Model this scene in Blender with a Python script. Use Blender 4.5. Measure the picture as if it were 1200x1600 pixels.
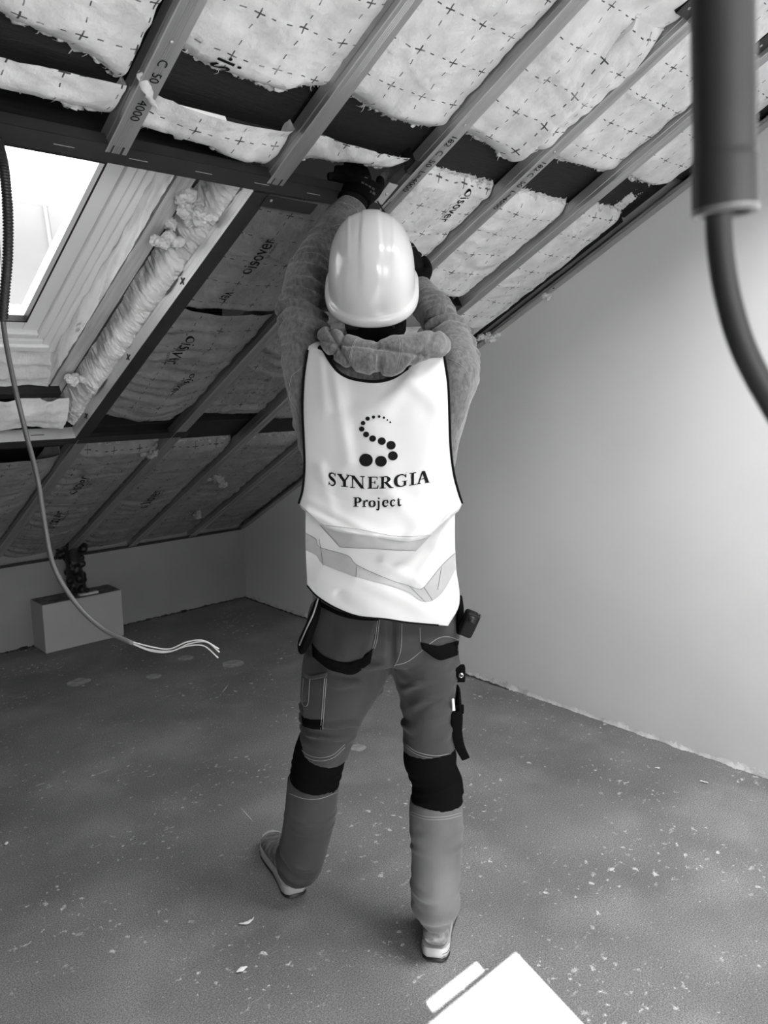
import bpy, bmesh, math, random
import numpy as np
from mathutils import Vector, Matrix, noise
from mathutils.geometry import tessellate_polygon
random.seed(7)
for o in list(bpy.data.objects): bpy.data.objects.remove(o)
SC = bpy.context.scene
COL = SC.collection

# ------------------------------------------------------------------ camera
YAW, PITCH, ROLL, FPX, SLOPE = (math.radians(43.495), math.radians(9.8215), math.radians(-0.374), 1229.65, math.radians(29.2765))
CAM = np.array([0, 0, 1.5])
F0 = np.array([math.sin(YAW), math.cos(YAW), 0]); R0 = np.array([math.cos(YAW), -math.sin(YAW), 0]); U0 = np.array([0, 0, 1.])
_f = F0*math.cos(PITCH)-U0*math.sin(PITCH); _u = U0*math.cos(PITCH)+F0*math.sin(PITCH)
_r = R0*math.cos(ROLL)+_u*math.sin(ROLL); _u = _u*math.cos(ROLL)-R0*math.sin(ROLL)
cd = bpy.data.cameras.new('camera'); cam = bpy.data.objects.new('camera', cd); COL.objects.link(cam)
cd.sensor_fit = 'VERTICAL'; cd.sensor_height = 36; cd.lens = FPX/1600*36
cd.clip_start = 0.02
cd.dof.use_dof = True; cd.dof.focus_distance = 2.25; cd.dof.aperture_fstop = 9.0
cam.matrix_world = Matrix(((_r[0], _u[0], -_f[0], CAM[0]), (_r[1], _u[1], -_f[1], CAM[1]), (_r[2], _u[2], -_f[2], CAM[2]), (0, 0, 0, 1)))
SC.camera = cam

# ------------------------------------------------------------------ world, sun, lamps added for unseen windows, exposure
w = bpy.data.worlds.new('world'); SC.world = w; w.use_nodes = True
nt = w.node_tree; bg = nt.nodes['Background']
tc = nt.nodes.new('ShaderNodeTexCoord'); nz = nt.nodes.new('ShaderNodeTexNoise'); nz.inputs['Scale'].default_value = 3
rp = nt.nodes.new('ShaderNodeValToRGB'); rp.color_ramp.elements[0].color = (.62, .62, .62, 1); rp.color_ramp.elements[1].color = (1, 1, 1, 1)
rp.color_ramp.elements[0].position = .35; rp.color_ramp.elements[1].position = .6
nt.links.new(tc.outputs['Generated'], nz.inputs['Vector']); nt.links.new(nz.outputs[0], rp.inputs[0]); nt.links.new(rp.outputs[0], bg.inputs[0])
bg.inputs[1].default_value = 5.2
SUN = Vector((1.09, 1.85, -1.0))
sl = bpy.data.lights.new('sun', 'SUN'); sl.energy = 110; sl.angle = math.radians(.12)
so = bpy.data.objects.new('sun', sl); COL.objects.link(so); so.rotation_euler = SUN.to_track_quat('-Z', 'Y').to_euler()
def area(name, loc, target, sx, sy, e, portal=False):
    l = bpy.data.lights.new(name, 'AREA'); l.shape = 'RECTANGLE'; l.size = sx; l.size_y = sy; l.energy = e
    if portal: l.cycles.is_portal = True
    o = bpy.data.objects.new(name, l); COL.objects.link(o); o.location = loc
    o.rotation_euler = (Vector(target)-Vector(loc)).to_track_quat('-Z', 'Y').to_euler(); return o
area('daylight_rear_skylight', (-.88, -2.80, 1.60), (1.0, 1.4, .3), .75, 1.1, 55)
area('fill_lamp_high', (1.9, .30, 2.60), (1.9, -.18, 1.74), 1.0, .75, 102)  # fill lamp added above the view to brighten the right wall
area('fill_lamp_rear', (.7, -1.75, 1.35), (1.7, 2.0, 1.75), 1.2, .9, 30)  # fill lamp added behind the viewer to brighten wall and vest
vs = SC.view_settings; SC.display_settings.display_device = 'sRGB'
vs.view_transform = 'Standard'; vs.look = 'None'; vs.gamma = 1; vs.use_curve_mapping = False
vs.exposure = 0.0

# ------------------------------------------------------------------ place geometry helpers
CX, DY, KH = 2.925, 4.469, 0.477            # gable wall x, knee wall y, knee wall height
CS, SN = math.cos(SLOPE), math.sin(SLOPE)
def rf(x, s, h=0.):                          # roof frame: x along the eaves, s up the slope, h above the batten plane
    return np.array([x, DY-s*CS+h*SN, KH+s*SN+h*CS])
def ray(x, y): return _f+_r*(x-600)/FPX-_u*(y-800)/FPX
def pxr(x, y, h=0.):                         # photo point on the roof plane at height h -> (x, s)
    n = np.array([0, SN, CS]); c = n@rf(0, 0, h); d = ray(x, y); P = CAM+d*((c-n@CAM)/(n@d))
    return P[0], float((P-rf(0, 0, h))@np.array([0, -CS, SN]))
def P3(x, y, fw):                            # photo point at a horizontal distance fw in front of the viewer
    d = ray(x, y); return CAM+d*(fw/(d@F0))
def PF(x, y, z=0.): d = ray(x, y); return CAM+d*((z-CAM[2])/d[2])
def PY(x, y, Y): d = ray(x, y); return CAM+d*(Y/d[1])
def PX(x, y, X): d = ray(x, y); return CAM+d*(X/d[0])
def nz3(p, s=1.): return noise.noise(Vector((p[0]*s, p[1]*s, p[2]*s)))

# ------------------------------------------------------------------ materials
MATS = {}
def mat(name, c, rough=.7, metal=0., var=.0, vscale=8., bump=0., bscale=60., stretch=None, spec=.5, sheen=0.):
    if name in MATS: return MATS[name]
    m = bpy.data.materials.new(name); m.use_nodes = True; t = m.node_tree; b = t.nodes['Principled BSDF']
    if not isinstance(c, tuple): c = (c, c, c)
    b.inputs['Base Color'].default_value = (*c, 1); b.inputs['Roughness'].default_value = rough; b.inputs['Metallic'].default_value = metal
    b.inputs['Specular IOR Level'].default_value = spec
    if sheen: b.inputs['Sheen Weight'].default_value = sheen
    co = t.nodes.new('ShaderNodeTexCoord'); mp = t.nodes.new('ShaderNodeMapping'); t.links.new(co.outputs['Object'], mp.inputs[0])
    if stretch: mp.inputs['Scale'].default_value = stretch
    if var:
        n = t.nodes.new('ShaderNodeTexNoise'); n.inputs['Scale'].default_value = vscale; n.inputs['Detail'].default_value = 6
        r = t.nodes.new('ShaderNodeValToRGB'); lo, hi = [tuple(min(1, k*(1+q)) for k in c) for q in (-var, var)]
        r.color_ramp.elements[0].position = .3; r.color_ramp.elements[1].position = .7
        r.color_ramp.elements[0].color = (*lo, 1); r.color_ramp.elements[1].color = (*hi, 1)
        t.links.new(mp.outputs[0], n.inputs['Vector']); t.links.new(n.outputs[0], r.inputs[0]); t.links.new(r.outputs[0], b.inputs['Base Color'])
    if bump:
        n2 = t.nodes.new('ShaderNodeTexNoise'); n2.inputs['Scale'].default_value = bscale; n2.inputs['Detail'].default_value = 5
        bp = t.nodes.new('ShaderNodeBump'); bp.inputs['Strength'].default_value = bump; bp.inputs['Distance'].default_value = .01
        t.links.new(mp.outputs[0], n2.inputs['Vector']); t.links.new(n2.outputs[0], bp.inputs['Height']); t.links.new(bp.outputs[0], b.inputs['Normal'])
    MATS[name] = m; return m
class N:                                       # tiny node-maths wrapper
    def __init__(s, t, o): s.t, s.o = t, o
    def _b(s, op, *a):
        n = s.t.nodes.new('ShaderNodeMath'); n.operation = op
        for i, v in enumerate((s,)+a):
            if isinstance(v, N): s.t.links.new(v.o, n.inputs[i])
            else: n.inputs[i].default_value = v
        return N(s.t, n.outputs[0])
    def __add__(s, b): return s._b('ADD', b)
    def __sub__(s, b): return s._b('SUBTRACT', b)
    def __mul__(s, b): return s._b('MULTIPLY', b)
    def __truediv__(s, b): return s._b('DIVIDE', b)
    def abs(s): return s._b('ABSOLUTE')
    def lt(s, b): return s._b('LESS_THAN', b)
    def gt(s, b): return s._b('GREATER_THAN', b)
    def mx(s, b): return s._b('MAXIMUM', b)
    def wrap(s): n = s._b('FRACT'); return n-.5
def wool_mat(name, c, printed=True):
    m = mat(name, c, .95, 0, .15, 13, .6, 45, None, .1)
    t = m.node_tree; b = t.nodes['Principled BSDF']
    if printed:
        uv = t.nodes.new('ShaderNodeUVMap'); sp = t.nodes.new('ShaderNodeSeparateXYZ'); t.links.new(uv.outputs[0], sp.inputs[0])
        nn = t.nodes.new('ShaderNodeTexNoise'); nn.inputs['Scale'].default_value = 9; t.links.new(uv.outputs[0], nn.inputs['Vector'])
        wob = (N(t, nn.outputs[0])-.5)*.02
        A, B = .113, .108
        u = ((N(t, sp.outputs[0])+wob)/A).wrap()*A; v = ((N(t, sp.outputs[1])+wob)/B).wrap()*B
        au, av = u.abs(), v.abs()
        k = (au.lt(.0018)*av.lt(.013)).mx(av.lt(.0018)*au.lt(.013))
        k = k.mx(av.lt(.0014)*((au-.036).abs()).lt(.0065)).mx(au.lt(.0014)*((av-.035).abs()).lt(.006))
        n3 = t.nodes.new('ShaderNodeTexNoise'); n3.inputs['Scale'].default_value = 40; t.links.new(uv.outputs[0], n3.inputs['Vector'])
        k = k*(N(t, n3.outputs[0])*1.8)._b('MINIMUM', 0.93)
        mx = t.nodes.new('ShaderNodeMix'); mx.data_type = 'RGBA'
        src = b.inputs['Base Color'].links[0].from_socket
        t.links.new(k.o, mx.inputs[0]); t.links.new(src, mx.inputs[6]); mx.inputs[7].default_value = (.03, .03, .03, 1)
        t.links.new(mx.outputs[2], b.inputs['Base Color'])
    return m
WOOL = wool_mat('wool_printed_face', .70); FLUFF = wool_mat('wool_raw', .68, False)
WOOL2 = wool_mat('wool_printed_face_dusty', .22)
INK = mat('ink', .010, .9, spec=.08)
STEEL = mat('galvanised_steel', .42, .42, .75, .18, 9, .05, 30, (1, .2, .2))
STEELD = mat('dull_steel_track', .035, .5, .3, .3, 7, .05, 30)
STEELB = mat('bright_steel', .6, .35, .6, .1, 9)
BLACKW = mat('black_timber', .007, .75, 0, .5, 10, .3, 30, (1, 12, 12))
TIMBER = mat('rafter_timber', .34, .8, 0, .25, 6, .3, 40, (1, 14, 14))
DARK = mat('roof_underlay', .008, .9, 0, .3, 5)
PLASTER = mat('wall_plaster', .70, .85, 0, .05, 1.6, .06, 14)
WHITE = mat('white_paint', .82, .35)
RUB = mat('black_rubber', .012, .45, spec=.4); GREYP = mat('grey_plastic', .10, .5, spec=.4)

# ------------------------------------------------------------------ object helpers
def mk(name, vs_, fs, m, parent=None, smooth=True, uv=None, loc=None, label=None, cat=None, group=None, kind=None, auto=None):
    vs_ = np.asarray(vs_, float).reshape(-1, 3)
    base = np.array(parent['_b']) if parent is not None else (np.array(loc) if loc is not None else None)
    if base is None:
        base = np.array([(vs_[:, 0].min()+vs_[:, 0].max())/2, (vs_[:, 1].min()+vs_[:, 1].max())/2, vs_[:, 2].min()])
    me = bpy.data.meshes.new(name); me.from_pydata([tuple(v) for v in (vs_-base)], [], [tuple(map(int, f)) for f in fs])
    me.update()
    if uv is not None:
        L = me.uv_layers.new(name='UVMap'); li = np.empty(len(me.loops), int); me.loops.foreach_get('vertex_index', li)
        L.data.foreach_set('uv', np.asarray(uv, float)[li].ravel())
    me.polygons.foreach_set('use_smooth', [smooth]*len(me.polygons))
    if m: me.materials.append(m)
    o = bpy.data.objects.new(name, me); COL.objects.link(o)
    if parent is not None:
        o.parent = parent
    else: o.location = base
    o['_b'] = [float(k) for k in base]
    if auto: 
        md = o.modifiers.new('es', 'EDGE_SPLIT'); md.split_angle = math.radians(auto)
    for k, v in (('label', label), ('category', cat), ('group', group), ('kind', kind)):
        if v: o[k] = v
    return o
def thing(name, label, cat, loc, group=None):
    o = bpy.data.objects.new(name, None); COL.objects.link(o); o.location = tuple(loc); o.empty_display_size = .05
    o['label'] = label; o['category'] = cat; o['_b'] = [float(k) for k in loc]
    if group: o['group'] = group
    return o
def merge(*ms):
    vs_, fs = [], []
    n = 0
    for v, f in ms:
        v = np.asarray(v, float).reshape(-1, 3); vs_.append(v); fs += [tuple(int(i)+n for i in q) for q in f]; n += len(v)
    return np.vstack(vs_), fs
BOXF = [(0, 3, 2, 1), (4, 5, 6, 7), (0, 1, 5, 4), (1, 2, 6, 5), (2, 3, 7, 6), (3, 0, 4, 7)]
def box(c, ax, ay, az):                       # centre and half-axis vectors
    c, ax, ay, az = map(np.array, (c, ax, ay, az))
    return np.array([c-ax-ay-az, c+ax-ay-az, c+ax+ay-az, c-ax+ay-az, c-ax-ay+az, c+ax-ay+az, c+ax+ay+az, c-ax+ay+az]), BOXF
def rbox(x0, x1, s0, s1, h0, h1):             # box in the roof frame
    q = [rf(x, s, h) for h in (h0, h1) for x, s in ((x0, s0), (x1, s0), (x1, s1), (x0, s1))]; return np.array(q), [tuple(reversed(f)) for f in BOXF]
def wbox(x0, x1, y0, y1, z0, z1): return box(((x0+x1)/2, (y0+y1)/2, (z0+z1)/2), (abs(x1-x0)/2, 0, 0), (0, abs(y1-y0)/2, 0), (0, 0, abs(z1-z0)/2))
def bev(o, w=.002, seg=2):
    md = o.modifiers.new('bevel', 'BEVEL'); md.width = w; md.segments = seg; md.limit_method = 'ANGLE'; return o
def crom(P, n):
    P = np.asarray(P, float); out = []
    Q = np.vstack([2*P[0]-P[1], P, 2*P[-1]-P[-2]])
    for i in range(len(P)-1):
        p0, p1, p2, p3 = Q[i:i+4]
        for k in range(n):
            t = k/n; out.append(.5*((2*p1)+(-p0+p2)*t+(2*p0-5*p1+4*p2-p3)*t*t+(-p0+3*p1-3*p2+p3)*t**3))
    out.append(P[-1]); return np.array(out)
def loft(C, ra, rb=None, side=None, n=6, seg=20, cap=True, sub=True):
    """closed tube: centres C, radii ra along `side` and rb across it"""
    C = np.asarray(C, float); ra = np.asarray(ra, float)*np.ones(len(C)); rb = ra if rb is None else np.asarray(rb, float)*np.ones(len(C))
    if sub:
        A = crom(np.column_stack([C, ra, rb]), n); C, ra, rb = A[:, :3], np.maximum(A[:, 3], 1e-4), np.maximum(A[:, 4], 1e-4)
    T = np.gradient(C, axis=0); T /= np.linalg.norm(T, axis=1)[:, None]+1e-12
    s = np.array(side if side is not None else ([1, 0, 0] if abs(T[0][0]) < .8 else [0, 1, 0]), float)
    vs_, fs = [], []
    for i in range(len(C)):
        s = s-T[i]*(s@T[i]); s /= np.linalg.norm(s); b = np.cross(T[i], s)
        for k in range(seg):
            a = 2*math.pi*k/seg; vs_.append(C[i]+s*math.cos(a)*ra[i]+b*math.sin(a)*rb[i])
        if side is not None: s = np.array(side, float)
    for i in range(len(C)-1):
        for k in range(seg):
            k2 = (k+1) % seg; fs.append((i*seg+k, i*seg+k2, (i+1)*seg+k2, (i+1)*seg+k))
    if cap: fs += [tuple(reversed(range(seg))), tuple((len(C)-1)*seg+k for k in range(seg))]
    return np.array(vs_), fs
def ball(c, ax, ay, az, n=16):
    c, ax, ay, az = map(np.array, (c, ax, ay, az)); vs_, fs = [c+az], []
    for i in range(1, n):
        for k in range(2*n):
            t, p = math.pi*i/n, math.pi*k/n; vs_.append(c+ax*math.sin(t)*math.cos(p)+ay*math.sin(t)*math.sin(p)+az*math.cos(t))
    vs_.append(c-az); m = 2*n
    for k in range(m):
        k2 = (k+1) % m; fs.append((0, 1+k, 1+k2)); fs.append((len(vs_)-1, 1+(n-2)*m+k2, 1+(n-2)*m+k))
        for i in range(n-2): fs.append((1+i*m+k, 1+(i+1)*m+k, 1+(i+1)*m+k2, 1+i*m+k2))
    return np.array(vs_), fs
def fuse(parts, voxel=.007, smooth=4, fac=.5):
    v, f = merge(*parts); me = bpy.data.meshes.new('t'); me.from_pydata([tuple(q) for q in v], [], f)
    bm = bmesh.new(); bm.from_mesh(me); bmesh.ops.recalc_face_normals(bm, faces=bm.faces); bm.to_mesh(me); bm.free()
    o = bpy.data.objects.new('t', me); COL.objects.link(o)
    r = o.modifiers.new('r', 'REMESH'); r.mode = 'VOXEL'; r.voxel_size = voxel
    if smooth: s = o.modifiers.new('s', 'SMOOTH'); s.iterations = smooth; s.factor = fac
    bpy.context.view_layer.update(); e = o.evaluated_get(bpy.context.evaluated_depsgraph_get()); m2 = e.to_mesh()
    V_ = np.empty(len(m2.vertices)*3); m2.vertices.foreach_get('co', V_); V_ = V_.reshape(-1, 3).copy()
    Nn = np.array([tuple(q.normal) for q in m2.vertices]); F_ = [tuple(p.vertices) for p in m2.polygons]
    e.to_mesh_clear(); bpy.data.objects.remove(o); bpy.data.meshes.remove(me)
    return V_, F_, Nn
def tube(name, pts, r, m, n=8, seg=12, **k):
    v, f = loft(pts, r, n=n, seg=seg); return mk(name, v, f, m, **k)
def tess(outer, holes=()):
    loops = [[Vector((p[0], p[1], 0)) for p in L] for L in (outer, *holes)]
    return [p for L in (outer, *holes) for p in L], [tuple(t) for t in tessellate_polygon(loops)]
def text2d(s, size=1., space=1.):
    c = bpy.data.curves.new('t', 'FONT'); c.body = s; c.size = size; c.space_character = space; c.resolution_u = 3
    o = bpy.data.objects.new('t', c); COL.objects.link(o); bpy.context.view_layer.update()
    e = o.evaluated_get(bpy.context.evaluated_depsgraph_get()); m = e.to_mesh()
    v = [(q.co.x, q.co.y) for q in m.vertices]; f = [tuple(p.vertices) for p in m.polygons]; e.to_mesh_clear()
    bpy.data.objects.remove(o); return np.array(v), f
def grid(fn, nu, nv):
    v = [fn(i/nu, j/nv) for j in range(nv+1) for i in range(nu+1)]
    f = [(j*(nu+1)+i, j*(nu+1)+i+1, (j+1)*(nu+1)+i+1, (j+1)*(nu+1)+i) for j in range(nv) for i in range(nu)]
    return np.array(v), f
def interp(P, t):                               # polyline by fraction of x-ordered samples
    P = np.asarray(P, float); k = np.linspace(0, 1, len(P)); return np.array([np.interp(t, k, P[:, i]) for i in range(P.shape[1])])

# ------------------------------------------------------------------ setting
def floor_mat():
    m = mat('concrete_floor', .175, .75, 0, .25, 2.2, .12, 55); t = m.node_tree; b = t.nodes['Principled BSDF']
    co = t.nodes.new('ShaderNodeTexCoord')
    def noi(s, d=4, mapsc=None, rot=0):
        n = t.nodes.new('ShaderNodeTexNoise'); n.inputs['Scale'].default_value = s; n.inputs['Detail'].default_value = d
        if mapsc:
            mp = t.nodes.new('ShaderNodeMapping'); mp.inputs['Scale'].default_value = mapsc; mp.inputs['Rotation'].default_value = (0, 0, rot)
            t.links.new(co.outputs['Object'], mp.inputs[0]); t.links.new(mp.outputs[0], n.inputs['Vector'])
        else: t.links.new(co.outputs['Object'], n.inputs['Vector'])
        return N(t, n.outputs[0])
    grain = noi(260, 2); blotch = noi(2.6, 5); speck = noi(38, 3); reg = noi(3.1, 3, (1, 1, 1), .4); sc = noi(9, 3, (1, 9, 1), .9); sc2 = noi(16, 4, (1, 2.2, 1), -.5)
    def ss(n, a, b_): 
        r = t.nodes.new('ShaderNodeMapRange'); t.links.new(n.o, r.inputs[0]); r.inputs[1].default_value = a; r.inputs[2].default_value = b_; r.clamp = True; return N(t, r.outputs[0])
    white = ss(speck, .63, .69)*ss(reg, .45, .6)
    white = white.mx(ss(sc, .66, .76)*ss(reg, .5, .62)*.4).mx(ss(sc2, .64, .72)*ss(reg, .52, .64)*.7).mx(ss(blotch, .5, .72)*.22)
    white = white.mx(ss(noi(90, 2), .69, .74)*.7)
    mx = t.nodes.new('ShaderNodeMix'); mx.data_type = 'RGBA'; src = b.inputs['Base Color'].links[0].from_socket
    t.links.new(src, mx.inputs[6]); mx.inputs[7].default_value = (.55, .55, .55, 1); t.links.new(white.o, mx.inputs[0])
    mu = t.nodes.new('ShaderNodeMix'); mu.data_type = 'RGBA'; mu.blend_type = 'MULTIPLY'; mu.inputs[0].default_value = 1
    g2 = (ss(grain, .35, .65)*.8)+.6; cb = t.nodes.new('ShaderNodeCombineColor')
    for i in range(3): t.links.new(g2.o, cb.inputs[i])
    t.links.new(mx.outputs[2], mu.inputs[6]); t.links.new(cb.outputs[0], mu.inputs[7]); t.links.new(mu.outputs[2], b.inputs['Base Color'])
    return m
XL, YB = -3.0, -4.67
YR = -.102; ZR = KH+(DY-YR)*math.tan(SLOPE); SR = (DY-YR)/CS
mk('floor', [(XL, YB, 0), (CX, YB, 0), (CX, DY, 0), (XL, DY, 0)], [(0, 1, 2, 3)], floor_mat(), kind='structure', smooth=False, loc=(0, 0, 0))
v, f = grid(lambda a, b: (CX, DY+(YB-DY)*a, (KH+.3 if False else 0)+b*(min(KH+(DY-(DY+(YB-DY)*a))*math.tan(SLOPE), KH+((DY+(YB-DY)*a)-YB)*math.tan(SLOPE))+.285)), 40, 20)
mk('wall_right', v, f, PLASTER, kind='structure', smooth=False)
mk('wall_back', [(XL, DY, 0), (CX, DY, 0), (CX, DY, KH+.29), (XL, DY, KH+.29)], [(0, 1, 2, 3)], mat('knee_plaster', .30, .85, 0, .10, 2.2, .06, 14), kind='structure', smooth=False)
mk('wall_front', [(XL, YB, 0), (CX, YB, 0), (CX, YB, KH), (XL, YB, KH)], [(0, 1, 2, 3)], mat('rear_lining', .10, .9), kind='structure', smooth=False)
mk('wall_left', [(XL, DY, 0), (XL, YB, 0), (XL, YB, KH), (XL, YR, ZR+.3), (XL, DY, KH+.3)], [(0, 1, 2, 3, 4)], MATS['rear_lining'], kind='structure', smooth=False)
WX0, WX1, WS0, WS1, WH = .17, 1.118, 1.945, 2.975, .2        # front skylight frame in the roof plane
pts, tf = tess([(XL-.1, -.3), (CX+.1, -.3), (CX+.1, SR+.1), (XL-.1, SR+.1)], [[(WX0, WS0), (WX0, WS1), (WX1, WS1), (WX1, WS0)], ])
o = mk('ceiling_front', [rf(x, s, .262) for x, s in pts], tf, DARK, kind='structure', smooth=False)
sd = o.modifiers.new('s', 'SOLIDIFY'); sd.thickness = .03; sd.offset = 0
def rr(x, s, h=0): return np.array([x, YR-s*CS-h*SN*1., ZR-s*SN+h*CS])         # rear slope: s measured down from the ridge
holes = [[(-1.28, 2.500), (-1.28, 3.65), (-.484, 3.65), (-.484, 2.500)], [(-.79, 2.472), (-.79, 2.487), (-.60, 2.487), (-.60, 2.472)]]
pts, tf = tess([(XL-.1, -.15), (CX+.1, -.15), (CX+.1, SR+.3), (XL-.1, SR+.3)], holes)
mk('ceiling_rear', [rr(x, s, .02) for x, s in pts], tf, mat('rear_lining', .10, .9), kind='structure', smooth=False)
def window_standin(name, c, ax, ay, n):  # unseen stand-in for a window: frame and white sheet added beside a fill lamp
    c, ax, ay, n = map(np.array, (c, ax, ay, n)); b = []
    for s_ in (-1, 1): b += [box(c+ax*s_*1.04, ax*.04, ay*1.08, n*.03), box(c+ay*s_*1.04, ax*1.08, ay*.04, n*.03)]
    v_, f_ = merge(*b, box(c-n*.02, ax, ay, n*.004)); mk(name, v_, f_, mat('added_window_sheet', .8, .8), kind='structure', smooth=False)
window_standin('added_window_2', (1.9, .27, 2.645), (.5, 0, 0), (0, -.33, .185), (0, -.489, -.872))  # added above the high fill lamp, no opening behind it
window_standin('added_window_3', (.7, -1.78, 1.35), (.59, -.15, 0), (0, 0, .45), (.25, .96, .1))  # added behind the rear fill lamp, out of view
# rough plaster and dirt line at the foot of the walls
def foot(name, fn, n, m, hh, ww, seed):
    V_, F_ = [], []
    for i in range(n+1):
        p, nrm = fn(i/n); p = np.array(p); nrm = np.array(nrm)
        a = hh*(.45+1.1*abs(nz3((i*.11, seed, 0), 1))+.5*nz3((i*.7, seed, 3), 1)); b = ww*(.6+.9*nz3((i*.09, 5, seed), 1)+.7*nz3((i*.6, 9, seed), 1))
        a, b = max(a, .002), max(b, .003)
        V_ += [p+nrm*.001+np.array([0, 0, a]), p+nrm*(b*.35)+np.array([0, 0, a*.5]), p+nrm*b+np.array([0, 0, .0015])]
        if i: k = 3*i; F_ += [(k-3, k, k+1, k-2), (k-2, k+1, k+2, k-1)]
    mk(name, V_, F_, m, kind='structure')
foot('trim_1', lambda t: ((CX, 1.0+(DY-1.0)*t, 0), (-1, 0, 0)), 500, mat('foot_plaster', .62, .9, 0, .25, 12, .5, 60), .032, .012, 1)
foot('trim_2', lambda t: ((CX-.012, 2.2+(DY-2.2)*t, 0), (-1, 0, 0)), 420, mat('foot_dirt', .05, .95, 0, .6, 30, .5, 60), .010, .014, 2)
foot('trim_3', lambda t: ((CX-(CX-.6)*t, DY, 0), (0, -1, 0)), 360, MATS['foot_dirt'], .013, .016, 3)

# ------------------------------------------------------------------ outside: neighbouring roof seen through the skylight
t = thing('neighbour_roof', 'ribbed metal roof with stepped ridge cap seen through the skylight', 'roof', (3.5, 9.0, -1))
A = PY(20, 292, 9.0); Bz = A[2]
mroof = mat('outside_roof', .014, .6, 0, .15, 1.2, .05, 10)
def roofp(x, d, l=0): return np.array([x, 9.0-d*.8, Bz-d*.62+l])
v, f = grid(lambda a, b: roofp(-1+14*a, 8*b), 4, 4); mk('roof_sheet', v, f, mroof, t, smooth=False)
ms = []
for i in range(28):
    x = -1+.5*i; q = [roofp(x-.02, 0, .01), roofp(x+.02, 0, .01), roofp(x+.02-2.2, 8, .01), roofp(x-.02-2.2, 8, .01)]; q += [k+np.array([0, 0, .035]) for k in q]; ms.append((q, BOXF))
v, f = merge(*ms); mk('standing_rib', v, f, mat('outside_rib', .018, .6), t, smooth=False)
for i in range(5):
    v, f = wbox(-1+2.8*i, 1.85+2.8*i, 8.75, 9.1, Bz-.22+.03*(i % 2), Bz+.04+.03*(i % 2)); mk('ridge_cap', v, f, mat('outside_cap', .25, .6), t, smooth=False)
v, f = wbox(-1.5, 13, 9.0, 9.3, -1, Bz-.1); mk('house_wall', v, f, mroof, t, smooth=False)

# ------------------------------------------------------------------ front skylight
WF = mat('window_white', .84, .3)
t = bpy.data.objects.new('window_1', None); COL.objects.link(t); t['kind'] = 'structure'; t.location = tuple(rf(.64, WS0, WH)); t['_b'] = [float(k) for k in rf(.64, WS0, WH)]
def ring(x0, x1, s0, s1, wd, h0, h1): return merge(rbox(x0, x0+wd, s0, s1, h0, h1), rbox(x1-wd, x1, s0, s1, h0, h1), rbox(x0+wd, x1-wd, s0, s0+wd, h0, h1), rbox(x0+wd, x1-wd, s1-wd, s1, h0, h1))
for nm, a in (('outer_frame', (WX0, WX1, WS0, WS1, .030, .185, .30)), ('frame_lip', (WX0+.026, WX1-.026, WS0+.026, WS1-.026, .028, .196, .29)),
              ('sash', (WX0+.052, WX1-.052, WS0+.060, WS1-.05, .028, .200, .28)), ('sash_inner', (WX0+.078, WX1-.078, WS0+.088, WS1-.075, .055, .215, .28)),
              ):
    v, f = ring(*a); bev(mk(nm, v, f, WF, t, smooth=False), .004)
v, f = ring(WX0+.130, WX1-.130, WS0+.140, WS1-.125, .006, .212, .235); mk('glazing_seal', v, f, RUB, t, smooth=False)
g = bpy.data.materials.new('window_glass'); g.use_nodes = True; gt = g.node_tree; gt.nodes.clear()
go = gt.nodes.new('ShaderNodeOutputMaterial'); gm = gt.nodes.new('ShaderNodeMixShader'); ga = gt.nodes.new('ShaderNodeBsdfTransparent'); gb = gt.nodes.new('ShaderNodeBsdfGlossy'); gb.inputs[1].default_value = .02
gm.inputs[0].default_value = .05
gt.links.new(ga.outputs[0], gm.inputs[1]); gt.links.new(gb.outputs[0], gm.inputs[2]); gt.links.new(gm.outputs[0], go.inputs[0])
v, f = rbox(WX0+.12, WX1-.12, WS0+.13, WS1-.12, .24, .244); mk('glass_pane', v, f, g, t, smooth=False)

# ------------------------------------------------------------------ metal studs, tracks, purlins
def sheet(name, poly, s0, s1, m, parent=None, th=.0009, **k):
    V_, F_ = [], []; n = len(poly)
    for s in (s0, s1): V_ += [rf(x, s, h) for x, h in poly]
    F_ = [(i, i+1, n+i+1, n+i) for i in range(n-1)]
    o = mk(name, V_, F_, m, parent, smooth=False, **k); md = o.modifiers.new('s', 'SOLIDIFY'); md.thickness = th; md.offset = 0; return o
def web(name, x, s0, s1, h0, h1, holes, m, parent):
    hl = []
    for hs in holes: hl.append([(hs+.019*math.cos(a), (h0+h1)/2+.003+.0125*math.sin(a)) for a in np.linspace(0, 2*math.pi, 20, endpoint=False)])
    p, tf_ = tess([(s0, h0), (s1, h0), (s1, h1), (s0, h1)], hl)
    o = mk(name, [rf(x, a, b) for a, b in p], tf_, m, parent, smooth=False); md = o.modifiers.new('s', 'SOLIDIFY'); md.thickness = .0009; md.offset = 0
def rtext(s_, p0, p1, size, hfun, m, parent, name='printed_text', logo=False):
    """lettering laid on the roof plane between two (x,s) points"""
    p0, p1 = np.array(p0), np.array(p1); d = p1-p0; L = np.linalg.norm(d); d /= L; up = np.array([-d[1], d[0]])
    T, F_ = text2d(s_, 1.0); wdt = T[:, 0].max()-T[:, 0].min(); k = L/wdt
    if size: k2 = size
    else: k2 = k
    q = [p0+d*((a-T[:, 0].min())*k)+up*(b*k2) for a, b in T]
    return mk(name, [rf(x, s, hfun(x, s)) for x, s in q], F_, m, parent, smooth=False)
def screw(parent, x, s, h=-.001, m=None):
    v_, f_ = loft([rf(x, s, h), rf(x, s, h-.0015), rf(x, s, h-.0025)], [.0045, .004, .0015], n=1, seg=12, sub=False)
    mk('screw', v_, f_, m or STEELB, parent)
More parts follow.
